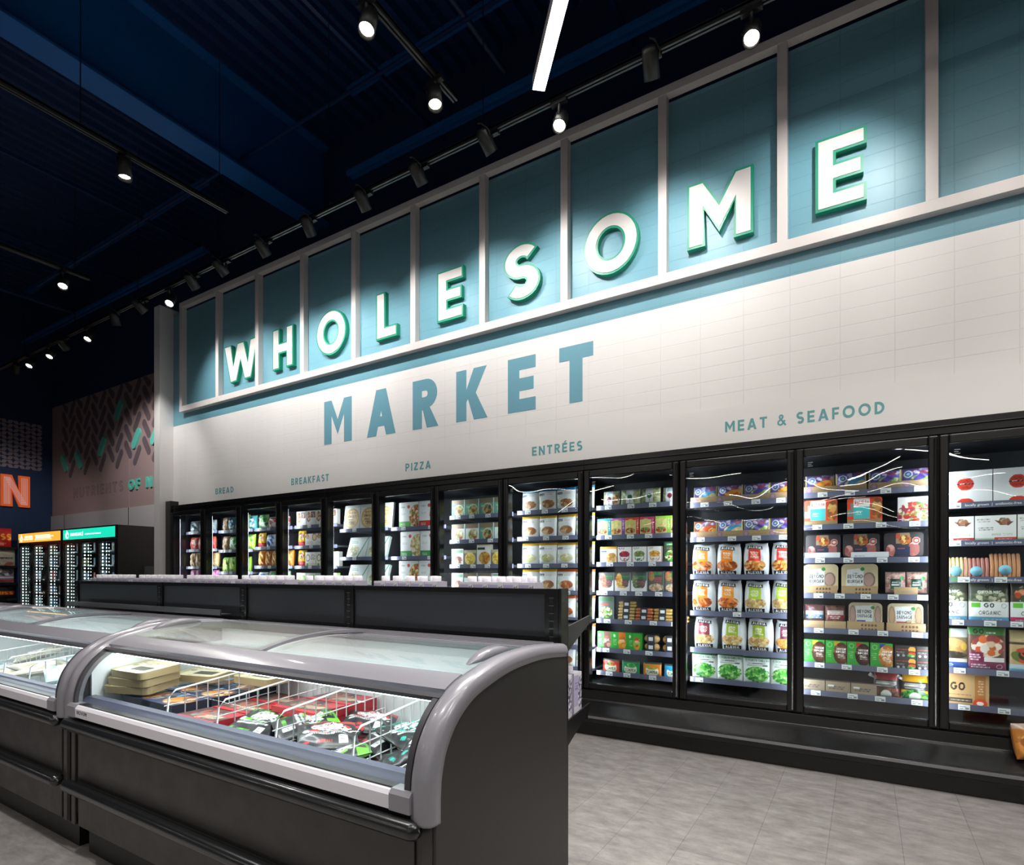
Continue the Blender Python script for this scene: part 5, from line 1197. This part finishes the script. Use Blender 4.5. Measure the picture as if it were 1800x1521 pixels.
    MB().poly([[(1.216, .69), (1.216, .712), (1.248, .738), (1.285, .738), (1.285, .69)]], lambda a, b, d: (d, a, b), xl+.05, xr-.05).build('inner_ledge', M_LEDGE, R, fix=True)
    # wire dividers
    for x in (xl+.58, xl+.95, xl+1.32, xl+1.72):
        m = MB(); yy0, yy1 = 1.315, 1.90
        def zt(y): return .80+.06*(y-1.35)/.55
        m.tube([(x, yy0, .50), (x, yy0+.03, zt(yy0)-.02), (x, yy0+.06, zt(yy0+.06)), (x, yy1, zt(yy1)), (x, yy1, .50)], .0042, 6)
        for zz in (.56, .62, .68, .74): m.tube([(x, yy0+.01, zz), (x, yy1, zz+.03)], .0028, 5)
        y = yy0+.10
        while y < yy1: m.tube([(x, y, .50), (x, y, zt(y))], .0028, 5); y += .052
        m.build('wire_divider', M_WIRE, R)
    m = MB()
    for yy, zz in ((1.30, .70), (1.915, .82)):
        m.tube([(xl+.06, yy, zz), (xr-.06, yy, zz)], .003, 5)
    x = xl+.1
    while x < xr-.06: m.tube([(x, 1.915, .5), (x, 1.915, .82)], .002, 4); x += .06
    m.build('wire_surround', M_WIRE, R)
    return R
i1 = island(FXR, 'nearest island freezer, with dark boxes and black bags under curved glass')
# freezer maker's sticker on the rail
m = MB(); m.box(FXR-FL+.145, 1.1672, .676, FXR-FL+.26, 1.168, .706, 0)
for g in text_polys('NOVUM', FXR-FL+.155, FXR-FL+.25, .684, .700): m.poly(g, wallfn, 1.1668, 1.1671, 1)
m.build('rail_sticker', [M_LILAC, M_GREYD], i1)
i2 = copy_tree(i1); i2.location.x -= 2.2
for c in children(i2):
    if c.name.startswith('rail_sticker'): bpy.data.objects.remove(c)
tag(i2, 'second island freezer to the left, holding clear bags of pale seafood')
i3 = copy_tree(i2); i3.location.x -= 2.2
tag(i3, 'farthest island freezer, mostly beyond the left edge of the picture')

# ---- contents
def topbox(key, w, h, d, bg, ops, side, desc, **kw): design(key, w, h, d, bg, ops, 'box', side, 'food_box', desc, .0034, **kw)
topbox('fz_blue', .26, .17, .045, '2c3c5c', [('b', .35, .1, .98, .9, .09, ['c87a3c', 'e0a860', '8a3a2c', 'e8d0a0']), ('r', 0, 0, .3, 1, '3f6fa8'), ('r', 0, .7, .35, 1, '9cc4e0'), ('l', .04, .2, .26, .6, 4, 'dce8f0')], '26303e', 'blue box')
topbox('fz_red', .27, .17, .04, '5a3a38', [('b', .1, .2, .9, .9, .08, ['b8483a', '8a8078', 'c0a890', '3c3634']), ('r', 0, 0, 1, .16, 'c02a34'), ('r', .7, .6, 1, 1, 'b8303a')], 'b42c38', 'red box')
design('fz_tan', .27, .20, .034, 'e2d9b8', [('r', .40, .18, .86, .46, '4a4840'), ('l', .1, .62, .7, .8, 2, '6a6450'), ('r', .0, 0, .14, 1, 'b8aa80'), ('l', .2, .05, .8, .12, 1, 'a89a74'), ('e', .2, .5, .06, .08, '8a8468')], 'box', 'a89872', 'carton_tray', 'tan tray', .0036, round_c=.03)
def bagd(key, c, acc, desc, txt='DZED'):
    design(key, .21, .24, .05, '14161a', [('b', .1, .35, .9, .75, .06, [c, '1b1d22', '2e3138', 'dfe4e6']), ('r', 0, .95, 1, 1, acc), ('r', .7, .8, 1, 1, c), ('l', .3, .14, .62, .24, 1, acc), ('r', .66, .1, .80, .30, 'e6e8ea'), ('l', .68, .12, .78, .28, 5, '333'), ('b', .2, .5, .8, .8, .02, ['dfe4e6', '14161a', 'dfe4e6', c]), ('l', .12, .36, .8, .5, 2, 'dfe4e6'), ('e', .14, .2, .05, .045, acc), ('b', .1, .78, .6, .95, .03, [acc, '1b1d22'])],
           'bag', '1b1d22', 'frozen_bag', desc, .0038, wob=1.9)
bagd('fz_g', '6cc82c', '55b82c', 'black bag with lime print'); bagd('fz_r', 'c02a2c', 'a8242a', 'black bag with red print'); bagd('fz_t', '1fb0a0', '22a898', 'black bag with teal print')
def clear(key, base, cols, desc): design(key, .24, .28, .06, base, [('b', .05, .05, .95, .95, .12, cols), ('r', .15, .3, .75, .62, 'eef2f4'), ('l', .2, .36, .7, .56, 3, 'a8b8c4')], 'bag', base, 'seafood_bag', desc, .006, wob=1.4)
clear('fz_c1', 'c8c4b4', ['d8d4c4', 'e8e6dc', 'b0a890', 'c4b8a0'], 'clear bag'); clear('fz_c2', 'b8ccd4', ['d8e4e8', '9ab8c8', 'eef2f4', 'c0cccc'], 'pale blue bag')
def lay(key, x, y, z, rz, tilt=0, roll=0, lab='', grp=''):
    p = PK[key]
    return place(pk_mesh(key), p['name'], (x, y, z), lab, p['name'].replace('_', ' '), grp, rz, -PI/2+tilt, roll)
R_ = random.Random(5)
x0 = FXR-FL
G1 = 'boxes in the near island freezer'; G2 = 'bags in the near island freezer'
# supporting fill: stacks of boxes, every one an object
def stack(key, xs, ys, z0, n, dz, desc, rz=0, rows_=('front', 'second', 'third', 'back')):
    lv = ['lowest', 'second', 'third', 'fourth', 'fifth', 'topmost', 'upper']
    for a, x in enumerate(xs):
        for b, y in enumerate(ys):
            for k in range(n):
                name_lv = 'topmost' if k == n-1 else lv[min(k, 4)]
                lay(key, x, y, z0+k*dz+PK[key]['d']/2, rz, 0, 0, '%s, %s in the %s %s stack of near island freezer' % (desc, name_lv, rows_[b], 'left' if a == 0 else 'right'), G1)
# boxes lie flat: their printed front looks up, the base edge (origin) towards the camera side
stack('fz_blue', [x0+.26, x0+.445-.0], [1.36, 1.54, 1.72], .50, 5, .047, 'blue frozen meal box')
# second column of blue boxes overlaps nothing: narrow gap kept by width
for o in list(bpy.data.objects):
    pass
stack('fz_red', [x0+.765], [1.33, 1.51, 1.69], .50, 5, .042, 'red frozen food box')
stack('fz_red', [x0+1.135], [1.55, 1.73], .50, 6, .042, 'red and grey box', rows_=('middle', 'rear'))
for k in range(3):
    lay('fz_tan', x0+.19, 1.345, .762+k*.037, .30-.12*k, .10, 0, 'tan ready-meal tray with dark window, %s of the pile in the near freezer' % ['lowest', 'middle', 'topmost'][k], 'tan trays in the near freezer')
lay('fz_tan', x0+.26, 1.62, .78, .25, .08, 0, 'tan tray lying behind the front pile of tan trays', 'tan trays in the near freezer')
lay('fz_tan', x0+.62, 1.70, .79, .05, .05, 0, 'tan tray alone, seen through the left sliding lid', 'tan trays in the near freezer')
def bags(key, spots, lab):
    for i, (x, y, z, rz, ti) in enumerate(spots):
        lay(key, x0+x, y, z-.035, rz, ti*.7, R_.uniform(-.15, .15), '%s, %s in the near freezer' % (lab, ['frontmost', 'second', 'third', 'fourth', 'fifth', 'rearmost', 'extra'][i]), G2)
bags('fz_g', [(1.10, 1.31, .58, .2, .2), (1.20, 1.30, .63, -.3, .22), (1.08, 1.35, .70, .35, .3), (1.20, 1.42, .73, -.5, .2)], 'glossy black bag with lime-green print')
bags('fz_r', [(1.45, 1.31, .58, .1, .15), (1.57, 1.31, .62, -.5, .2), (1.46, 1.40, .68, .4, .25), (1.58, 1.50, .70, -.2, .1), (1.47, 1.62, .72, .6, .1), (1.58, 1.36, .735, .9, .2)], 'glossy black bag with red print')
bags('fz_t', [(1.86, 1.31, .60, .2, .15), (1.98, 1.31, .65, -.4, .2), (1.84, 1.36, .71, -.5, .3), (1.97, 1.40, .745, .4, .2), (1.86, 1.56, .75, 1.2, .1), (1.98, 1.66, .74, -.4, .1)], 'glossy black bag with teal print')
bags('fz_g', [(1.50, 1.30, .69, -.7, .2)], 'black bag with lime print between the red-printed bags')
xx = x0-2.2
for i in range(10):
    x = xx+.28+(i % 5)*.40; y = 1.33+(i//5)*.27; z = .64+.03*(i % 3)
    lay('fz_c1' if i % 3 else 'fz_c2', x, y, z, R_.uniform(-.9, .9), R_.uniform(0, .25), R_.uniform(-.2, .2), 'clear seafood bag, %s in the %s row of second freezer' % (posn[i % 5], ['front', 'back'][i//5]), 'clear bags in the second island freezer')
for i in range(6):
    x = xx+1.1+(i % 3)*.36; y = 1.36+(i//3)*.25
    lay('fz_c2' if i % 2 else 'fz_c1', x, y, .74, R_.uniform(-.9, .9), R_.uniform(0, .3), R_.uniform(-.25, .25), 'clear seafood bag on the heap, %s of the %s three, second freezer' % (['left', 'middle', 'right'][i % 3], ['front', 'back'][i//3]), 'clear bags in the second island freezer')

# ================================================================== low black shelving behind the island freezers
GZ = 1.25
gs = empty('gondola_shelving', (-3.25, 2.14, 0), 'long low black metal shelving run behind the island freezers', 'shelving')
posts = [-5.42, -4.15, -3.2, -2.29, -1.10]
M_BPAN = mat('dark_shelving_panel', '2c2e33', .42, .2)
for i in range(4):
    a, b = posts[i]+.03, posts[i+1]-.03
    MB().box(a, 2.112, .1, b, 2.122, GZ-.02).build('back_panel', M_BPAN, gs)
    MB().box(a-.01, 2.104, GZ-.022, b+.01, 2.165, GZ).box(a, 2.104, 1.035, b, 2.112, 1.05).build('cross_rail', M_BLACK, gs)
M_SLOT = mat('slot_shadow', '020202', .8); M_SLR = mat('slot_rim', '6a6c70', .3, .5)
for x in posts:
    m = MB().box(x-.032, 2.10, 0, x+.034, 2.16, GZ)
    z = GZ-.05
    while z > .9:
        m.box(x-.008, 2.0985, z-.012, x+.008, 2.1, z+.012, 1).box(x-.011, 2.0978, z+.012, x+.011, 2.1, z+.0145, 2); z -= .032
    m.build('upright', [M_BLACK, M_SLOT, M_SLR], gs)
MB().box(-1.068, 2.10, 0, -1.055, 2.166, GZ+.002).build('end_panel', M_BLACK, gs)
for zz, dpt, nm in ((1.088, 2.40, 'upper_shelf'), (.69, 2.40, 'lower_shelf')):
    m = MB().box(-5.42, 2.166, zz-.03, -1.07, dpt, zz).box(-5.42, dpt-.008, zz-.035, -1.07, dpt, zz+.012)
    m.build(nm, M_BLACK, gs)
    for x in posts[:-1]+[-1.064]:
        MB().poly([[(2.166, zz-.11), (2.166, zz+.0), (2.41, zz+.035 if x == -1.064 else zz-.002), (2.41, zz+.005 if x == -1.064 else zz-.02)]], lambda a, b, d: (d, a, b), x-.008, x).build('shelf_bracket', M_BLACK if zz < 1 else mat('grey_bracket', '4a4a4c', .35, .5), gs, fix=True)
MB().box(-5.40, 2.03, 1.060, -3.31, 2.10, 1.066).box(-5.40, 2.025, 1.058, -3.31, 2.033, 1.092).build('front_channel', mat('dark_grey_channel', '4c4c4e', .35, .4), gs)
# cartons
ca = Art(.078, .185, 'dcd8e2', .0045, 4).run([('r', .0, .2, .62, .93, 'b9b0d2'), ('l', .12, .6, .5, .8, 3, '4a4a88'), ('b', .55, .1, 1.1, .95, .08, ['4a4456', 'dcd8e2', '8a849a', 'f0eef4']), ('r', 0, .93, 1, 1, 'e8e6ec')])
cm = shell(ca, .078, 'box', 'c4bfce'); cm.name = 'drink_carton'; cm.materials.append(M_BOX)
capm = MB().lathe([(.021, 0), (.022, .004), (.022, .024), (.019, .026)], (0, 0, 0), 14).mesh('cap', [mat('white_carton_cap', 'eceaee', .35)])
ct = 0
groups = [(-5.36, -4.74), (-4.68, -4.08), (-4.03, -3.44), (-3.40, -2.90), (-2.79, -2.32), (-2.19, -1.76), (-1.63, -1.22)]
gn = ['leftmost', 'second', 'third', 'fourth', 'fifth', 'sixth', 'nearest']
for gi, (a, b) in enumerate(groups):
    n = int(round((b-a)/.084)); n = min(n, 7)
    for i in range(n):
        for r_ in range(2):
            if r_ == 1 and (i >= n-1 or (i == n-2 and gi < 3)): continue
            x = a+(i+.5)*(b-a)/n; y = 2.215+r_*.085+.001
            o = place(cm, 'drink_carton', (x, y, 1.089), 'lavender drink carton, %s in %s row, %s group' % (posn[i] if i < 8 else 'last', ['front', 'rear'][r_], gn[gi]), 'drink carton', 'drink cartons lined up on the low shelving', R_.uniform(-.03, .03))
            c = bpy.data.objects.new('cap', capm); COL.objects.link(c); c.parent = o; c.location = (0, .008, .185); ct += 1
for i in range(2):
    o = place(cm, 'drink_carton', (-1.12+.0, 2.215+i*.10, .691), 'white drink carton on the lower shelf, %s by the shelving end' % ['front one' , 'rear one'][i], 'drink carton', 'drink cartons lined up on the low shelving', PI/2)
    c = bpy.data.objects.new('cap', capm); COL.objects.link(c); c.parent = o; c.location = (0, .008, .185)

# ================================================================== upright coolers at the far left
def glow_sign(m_, w, h, c1, c2, kind):
    ops = [('e', .085, .45, .035, .34, 'e8fff8'), ('e', .095, .42, .02, .2, c1), ('r', .075, .5, .085, .95, 'e8fff8'), ('t', 'SHAKELIVE' if kind else 'SUNRISE', .15, .36 if kind else .52, .38, .62 if kind else .75, 'f4fff8', .2), ('r', .40, .3, .405, .72, 'e8fff8'),
           ('l', .43, .40, .80, .58, 1, 'f4fff8')]
    if not kind: ops = [('o', .075, .42, .035, .3, 'fff2d0', .4), ('e', .075, .78, .015, .12, 'fff2d0'), ('t', 'GROWING', .16, .52, .36, .72, 'fff6e0', .2), ('t', 'BREAKFAST', .14, .24, .36, .44, 'fff6e0', .2), ('l', .40, .2, .86, .8, 4, 'fff6e0')]
    a = Art(w, h, c1, .008, 3)
    for k in range(3): a.C += np.exp(-((a.U-(.17+.33*k))/.12)**2)[..., None]*0
    a.run(ops)
    me = shell(a, .02, 'box', '111'); me.materials.append(M_SIGN); return me
M_DOTS = mat('led_dots_and_reflections', 'ffffff', .4, emit='eafff8', es=9)
M_CINT = mat('cooler_interior', '3a4450', .5)
M_CGL = glass_mat('cooler_glass', 'eef2f2', 1.45)
def cooler(x0, x1, kind, label):
    yf, yb, H = 4.59, 5.22, 2.10
    R = empty('upright_cooler', ((x0+x1)/2, 4.9, 0), label, 'cooler', 'upright glass door coolers')
    m = MB(); m.box(x0, yf+.03, 0, x0+.04, yb, H).box(x1-.04, yf+.03, 0, x1, yb, H).box(x0+.04, yb-.04, 0.001, x1-.04, yb, H-.002).box(x0+.04, yf+.031, H-.22, x1-.04, yb-.04, H-.001).box(x0+.04, yf+.031, 0.001, x1-.04, yb-.04, .25)
    m.build('cabinet', mat('black_cooler_cabinet', '2e2b29', .5), R, .004)
    MB().box(x0+.04, yb-.06, .25, x1-.04, yb-.041, H-.22).build('interior_back', M_CINT, R)
    s_ = bpy.data.objects.new('lit_header', glow_sign(None, x1-x0-.05, .175, '0f9e82' if kind else 'b8802c', '', kind)); COL.objects.link(s_); s_.parent = R
    s_.location = ((x0+x1)/2-R.location.x, yf+.008-R.location.y, H-.20)
    MB().box(x0, yf+.005, H-.215, x1, yf+.03, H).build('header_frame', M_BLACK, R)
    n = 3; w_ = (x1-x0)/n
    for i in range(n):
        a, b = x0+i*w_+.004, x0+(i+1)*w_-.004
        m = MB(); f = .05
        m.box(a, yf, .25, a+f, yf+.03, H-.225).box(b-f, yf, .25, b, yf+.03, H-.225).box(a+f, yf, .25, b-f, yf+.03, .3).box(a+f, yf, H-.275, b-f, yf+.03, H-.225)
        d = m.build('door', M_BLACK, R)
        MB().box(a+f, yf+.012, .3, b-f, yf+.016, H-.275).build('glass', M_CGL, d)
        MB().tube([(b-.03, yf-.005, .85), (b-.03, yf-.045, .95), (b-.03, yf-.05, 1.15), (b-.03, yf-.045, 1.35), (b-.03, yf-.005, 1.45)], .009, 6).build('handle', M_BLACKM, d)
        m = MB(); z = .33
        while z < H-.30:
            m.box(a+f+.012, yf+.05, z, a+f+.055, yf+.052, z+.022, 0).box(a+f+.085, yf+.08, z, a+f+.105, yf+.082, z+.02, 0).box(a+f+.13, yf+.1, z, a+f+.142, yf+.102, z+.014, 0); z += .058  # leftmost column is the LED strip; the others its reflections as glowing dots
        m.build('light_strip', M_DOTS, R)
        for k in range(6):
            zz = .42+k*.255
            s2 = MB().box(a+.02, yf+.12, zz-.02, b-.02, yb-.07, zz).build('shelf', mat('cooler_shelf', '9aa6b0', .4, .3), R)
            for q in range(3):
                cc = ['c8d8ec', 'e4e8ec', 'a8bcd8', '8aa0c0', 'd8d0a0', 'c8707a', '6a9ac0'][R_.randrange(7)]
                hh = R_.uniform(.12, .19)
                place(PKG(cc, R_.choice([0, 1])), 'chilled_package', (a+f+.20+q*.115, yf+.17, zz), '%s chilled package, %s on the %s shelf, %s door of the %s cooler' % ({'c8d8ec': 'pale blue', 'e4e8ec': 'white', 'a8bcd8': 'light blue', '8aa0c0': 'blue', 'd8d0a0': 'cream', 'c8707a': 'red', '6a9ac0': 'mid-blue'}[cc], ['left', 'middle', 'right'][q], ['lowest', 'second', 'third', 'fourth', 'fifth', 'top'][k], ['left', 'middle', 'right'][i], 'teal' if kind else 'orange'),
                      'chilled package', 'packages in the upright coolers')
    return R
_pkg = {}
def PKG(c, k):
    if (c, k) not in _pkg:
        a = Art(.105, .17 if k else .13, c, .012, 2).run([('l', .15, .5, .85, .85, 3, '5a6a8a'), ('b', .2, .1, .8, .45, .12, ['d8b890', 'f0f4f8', c])])
        me = shell(a, .06, 'box', c); me.materials.append(M_BOX); me.name = 'chilled_package'; _pkg[(c, k)] = me
    return _pkg[(c, k)]
cooler(-12.385, -10.41, 1, 'black upright cooler with a glowing teal header, three glass doors')
cooler(-14.40, -12.44, 0, 'black upright cooler with a glowing orange header, beside the teal one')
MB_ = MB().box(-10.36, 5.0, 0, -10.30, 5.2, 1.42).build('grey_post', mat('dark_grey_post', '4a4c4e', .5)); tag(MB_, 'short dark grey post standing behind the teal cooler', 'post')

# ================================================================== pink mural panels
def mural(x0, x1, lab):
    return tag(MB().box(x0+.004, 5.255, 2.49, x1-.004, 5.298, 4.80).build('mural_panel', M_PINK, None, .002), lab, 'wall panel', 'pink mural panels')
mural(-14.68, -14.05, 'narrow dusty pink mural panel in the far left corner')
mural(-14.05, -11.42, 'wide dusty pink mural panel printed with herringbone capsules')
mural(-11.42, -8.67, 'dusty pink mural panel beside the white wall return, lettered OF N')
def capsule(cx, cz, L, w, ang, n=8):
    pts = []
    for s_ in (1, -1):
        for i in range(n+1):
            a = PI*i/n
            pts.append((w/2*math.cos(a), s_*0+(L/2-w/2)+w/2*math.sin(a)) if s_ == 1 else (-w/2*math.cos(a), -(L/2-w/2)-w/2*math.sin(a)))
    ca_, sa = math.cos(ang), math.sin(ang)
    return [(cx+p[0]*ca_-p[1]*sa, cz+p[0]*sa+p[1]*ca_) for p in pts]
teal_caps = {(0, 0), (2, 0), (5, 1), (7, 3), (9, 1), (11, 1)}
cap_print = MB(); k = 0
for c in range(17):
    x = -14.06+.3245*c
    if x > -8.8: break
    left = c % 2 == 0; z0 = 3.56 if left else 3.42
    j = 0
    while z0+.301*j < 4.86:
        z = z0+.301*j
        L = .41; ang = math.radians(36 if left else -36)
        zc_ = z
        if (c, j) in teal_caps:
            m = MB().poly([capsule(x, z, .41, .14, ang)], wallfn, 5.225, 5.255, 0)
            tag(m.build('raised_capsule', M_TEALR, fix=True), 'raised teal capsule on the pink mural, %s of six from the left' % ordn[k], 'wall ornament', 'raised teal capsules on the pink mural'); k += 1
        elif z+.16 < 4.79:
            cap_print.poly([capsule(x, z, L, .14, ang)], wallfn, 5.2535, None, 0)
        else:
            pts = [(p[0], min(p[1], 4.795)) for p in capsule(x, z, L, .14, ang)]
            if min(p[1] for p in pts) < 4.77: cap_print.poly([pts], wallfn, 5.2535, None, 0)
        j += 1
tag(cap_print.build('herringbone_print', M_PLUM), 'plum-grey herringbone capsule pattern printed across the pink mural', 'wall graphic')
ws = [('OF', -11.42, -11.02), ('NATURE', -10.80, -9.3)]
for t_, a, b in ws:
    m = MB()
    for g in text_polys(t_, a, b, 2.81, 3.0, .23, .3): m.poly(g, wallfn, 5.23, 5.255, 0)
    tag(m.build('raised_lettering', M_TEALR, fix=True), 'raised teal word OF low on the pink mural' if t_ == 'OF' else 'raised teal word starting with N, partly hidden by the white wall', 'lettering', 'raised teal words on the pink mural')
m = MB()
for g in text_polys('NUTRIENTS', -13.66, -11.64, 2.82, 3.01, .2, .3):
    o_ = grow(g, .006)
    for a_, b_ in zip(o_, g):
        A = a_ if area2(a_) > 0 else a_[::-1]; B = b_ if area2(b_) > 0 else b_[::-1]
        if len(A) == len(B):
            pass
        for i in range(len(B)):
            p, q = B[i], B[(i+1) % len(B)]
            d = Vector((q[0]-p[0], q[1]-p[1]))
            if d.length < 1e-4: continue
            nn = Vector((-d.y, d.x)).normalized()*.009
            m.add([(p[0], 5.2532, p[1]), (q[0], 5.2532, q[1]), (q[0]+nn.x, 5.2532, q[1]+nn.y), (p[0]+nn.x, 5.2532, p[1]+nn.y)], [(0, 1, 2, 3)])
tag(m.build('outlined_lettering', M_PLUM), 'thin outlined word NUTRIENTS on the pink mural', 'lettering')

# navy side wall: leaf pattern and the big orange N
def sidefn(a, b, d): return (d, a, b)
m = MB()
def leaf(cy, cz, up):
    n = 7; pts = []
    L, W = .115, .036; ang = math.radians(33 if up else -33)
    for i in range(n+1): t = i/n; pts.append((-L/2+L*t, W*math.sin(PI*t)))
    for i in range(1, n): t = 1-i/n; pts.append((-L/2+L*t, -W*math.sin(PI*t)))
    return [(cy+p[0]*math.cos(ang)-p[1]*math.sin(ang), cz+p[0]*math.sin(ang)+p[1]*math.cos(ang)) for p in pts]
for c in range(26):
    for r_ in range(12):
        up = (c+r_//2) % 2 == 0
        m.poly([leaf(5.04-c*.096, 3.47+r_*.081, up)], sidefn, XL+.004, None)
tag(m.build('leaf_pattern', mat('pale_mauve_print', '8f7f86', .6)), 'pale leaf pattern block printed on the navy side wall', 'wall graphic')
m = MB(); m2 = MB(); w_, gN = glyph('N', .27)
for g in gN:
    G = [[(4.42+p[0]/w_*.43, 2.665+p[1]*.6) for p in l] for l in g]
    m.poly([offset(G[0], .018)], sidefn, XL+.0005, XL+.05, 0)
for fr_ in (.2, .35, .5, .65, .8):
    th = .010
    a0, b0 = 4.42, 4.85; t_ = .27/w_*.43
    for (p, q) in (((a0+t_*fr_, 2.69), (a0+t_*fr_, 3.24)), ((b0-t_*(1-fr_), 2.69), (b0-t_*(1-fr_), 3.24)), ((a0+t_*fr_+.01, 3.22), (b0-t_*(1-fr_)-.01, 2.70))):
        m2.poly([strip([p, q], th)], sidefn, XL+.052, XL+.05, 0)
rN = empty('sign_letter', (XL, 4.635, 2.665), 'big orange striped letter N on the navy side wall', 'sign letter')
m.build('letter_body', mat('orange_lit_letter', 'd8622c', .4, emit='e0602a', es=.35), rN, fix=True)
m2.build('letter_stripes', mat('pale_pink_stripe', 'd8b0a8', .4, emit='d8a8a0', es=.35), rN)
rs = random.Random(3)

# snack rack against the side wall
rk = empty('snack_rack', (-14.35, 3.7, 0), 'snack bag rack in front of the navy side wall at the far left', 'rack')
for z in (.42, .80, 1.10, 1.43, 1.79):
    s2 = MB().box(-14.6, 2.9, z-.03, -14.12, 4.50, z).box(-14.13, 2.9, z-.035, -14.115, 4.50, z+.015).build('shelf', M_BLACK, rk)
MB().box(-14.62, 2.9, 0, -14.58, 4.52, 2.0).build('back_panel', M_BLACK, rk)
MB().box(-14.62, 4.50, 0, -14.13, 4.52, 1.95).build('side_panel', mat('dark_blue_side', '16365c', .5), rk)
def snack(key, bg, ops, h, w=.27): design(key, w, h, .09, bg, ops, 'bag', bg, 'snack_bag', '', .009, wob=1.2)
snack('s1', 'b81c24', [('t', 'MISS', .05, .4, .98, .72, 'f0a828', .24), ('e', .3, .85, .2, .08, 'e0dcd8'), ('l', .1, .12, .8, .3, 2, 'e0a0a0')], .38, .36)
snack('s2', 'b0aca0', [('l', .1, .45, .9, .6, 1, '3a3834'), ('t', 'DINER', .2, .42, .9, .55, '3a3a3a'), ('b', .1, .05, .9, .3, .15, ['a86a48', 'c8c0b0'])], .33, .36)
snack('s3', '8a8088', [('r', 0, .15, 1, .25, 'c03040'), ('r', 0, .35, 1, .45, 'd8d4d8'), ('b', .1, .5, .9, .95, .15, ['3a3438', 'd8d4d4', '6a646c'])], .30, .33)
snack('s4', '6a1c1c', [('t', 'HISS', .1, .5, .9, .8, 'e0902c', .24), ('b', .1, .05, .9, .4, .12, ['a8242c', '3a1414', 'd8a090'])], .28, .32)
snack('s5', '1c1414', [('r', 0, .3, 1, .6, 'b81c24'), ('t', 'MISS', .1, .34, .9, .56, 'e8a828', .24)], .26, .34)
sn_desc = {'s1': 'red snack bag with yellow lettering', 's2': 'pale snack bag with dark lettering', 's3': 'striped grey and red snack bag', 's4': 'maroon snack bag with orange lettering', 's5': 'black and red snack bag'}
for z, ks in ((1.79, ('s1', 's1')), (1.43, ('s2', 's2')), (1.10, ('s3', 's3')), (.80, ('s5', 's4')), (.42, ('s5', 's5'))):
    for i, k_ in enumerate(ks):
        place(pk_mesh(k_), 'snack_bag', (-14.2, 4.30-i*.36 if k_ != 's1' else 4.24-i*.38, z), '%s, %s on the %s rack shelf' % (sn_desc[k_], ['nearest the coolers', 'farther left'][i], {1.79: 'top', 1.43: 'second', 1.10: 'third', .80: 'fourth', .42: 'bottom'}[z]), 'snack bag', 'snack bags on the far rack', PI/2)

# yellow bag standing on the floor, cut by the right edge
snack('s6', 'd8b418', [('b', 0, .2, 1, .7, .12, ['c8302c', 'e8d040', '8a9a28']), ('r', 0, .8, 1, 1, 'c8302c')], .34, .28)
place(pk_mesh('s6'), 'snack_bag', (.80, 3.02, 0), 'yellow and red snack bag on the floor, cut by the right edge', 'snack bag', None, .3)
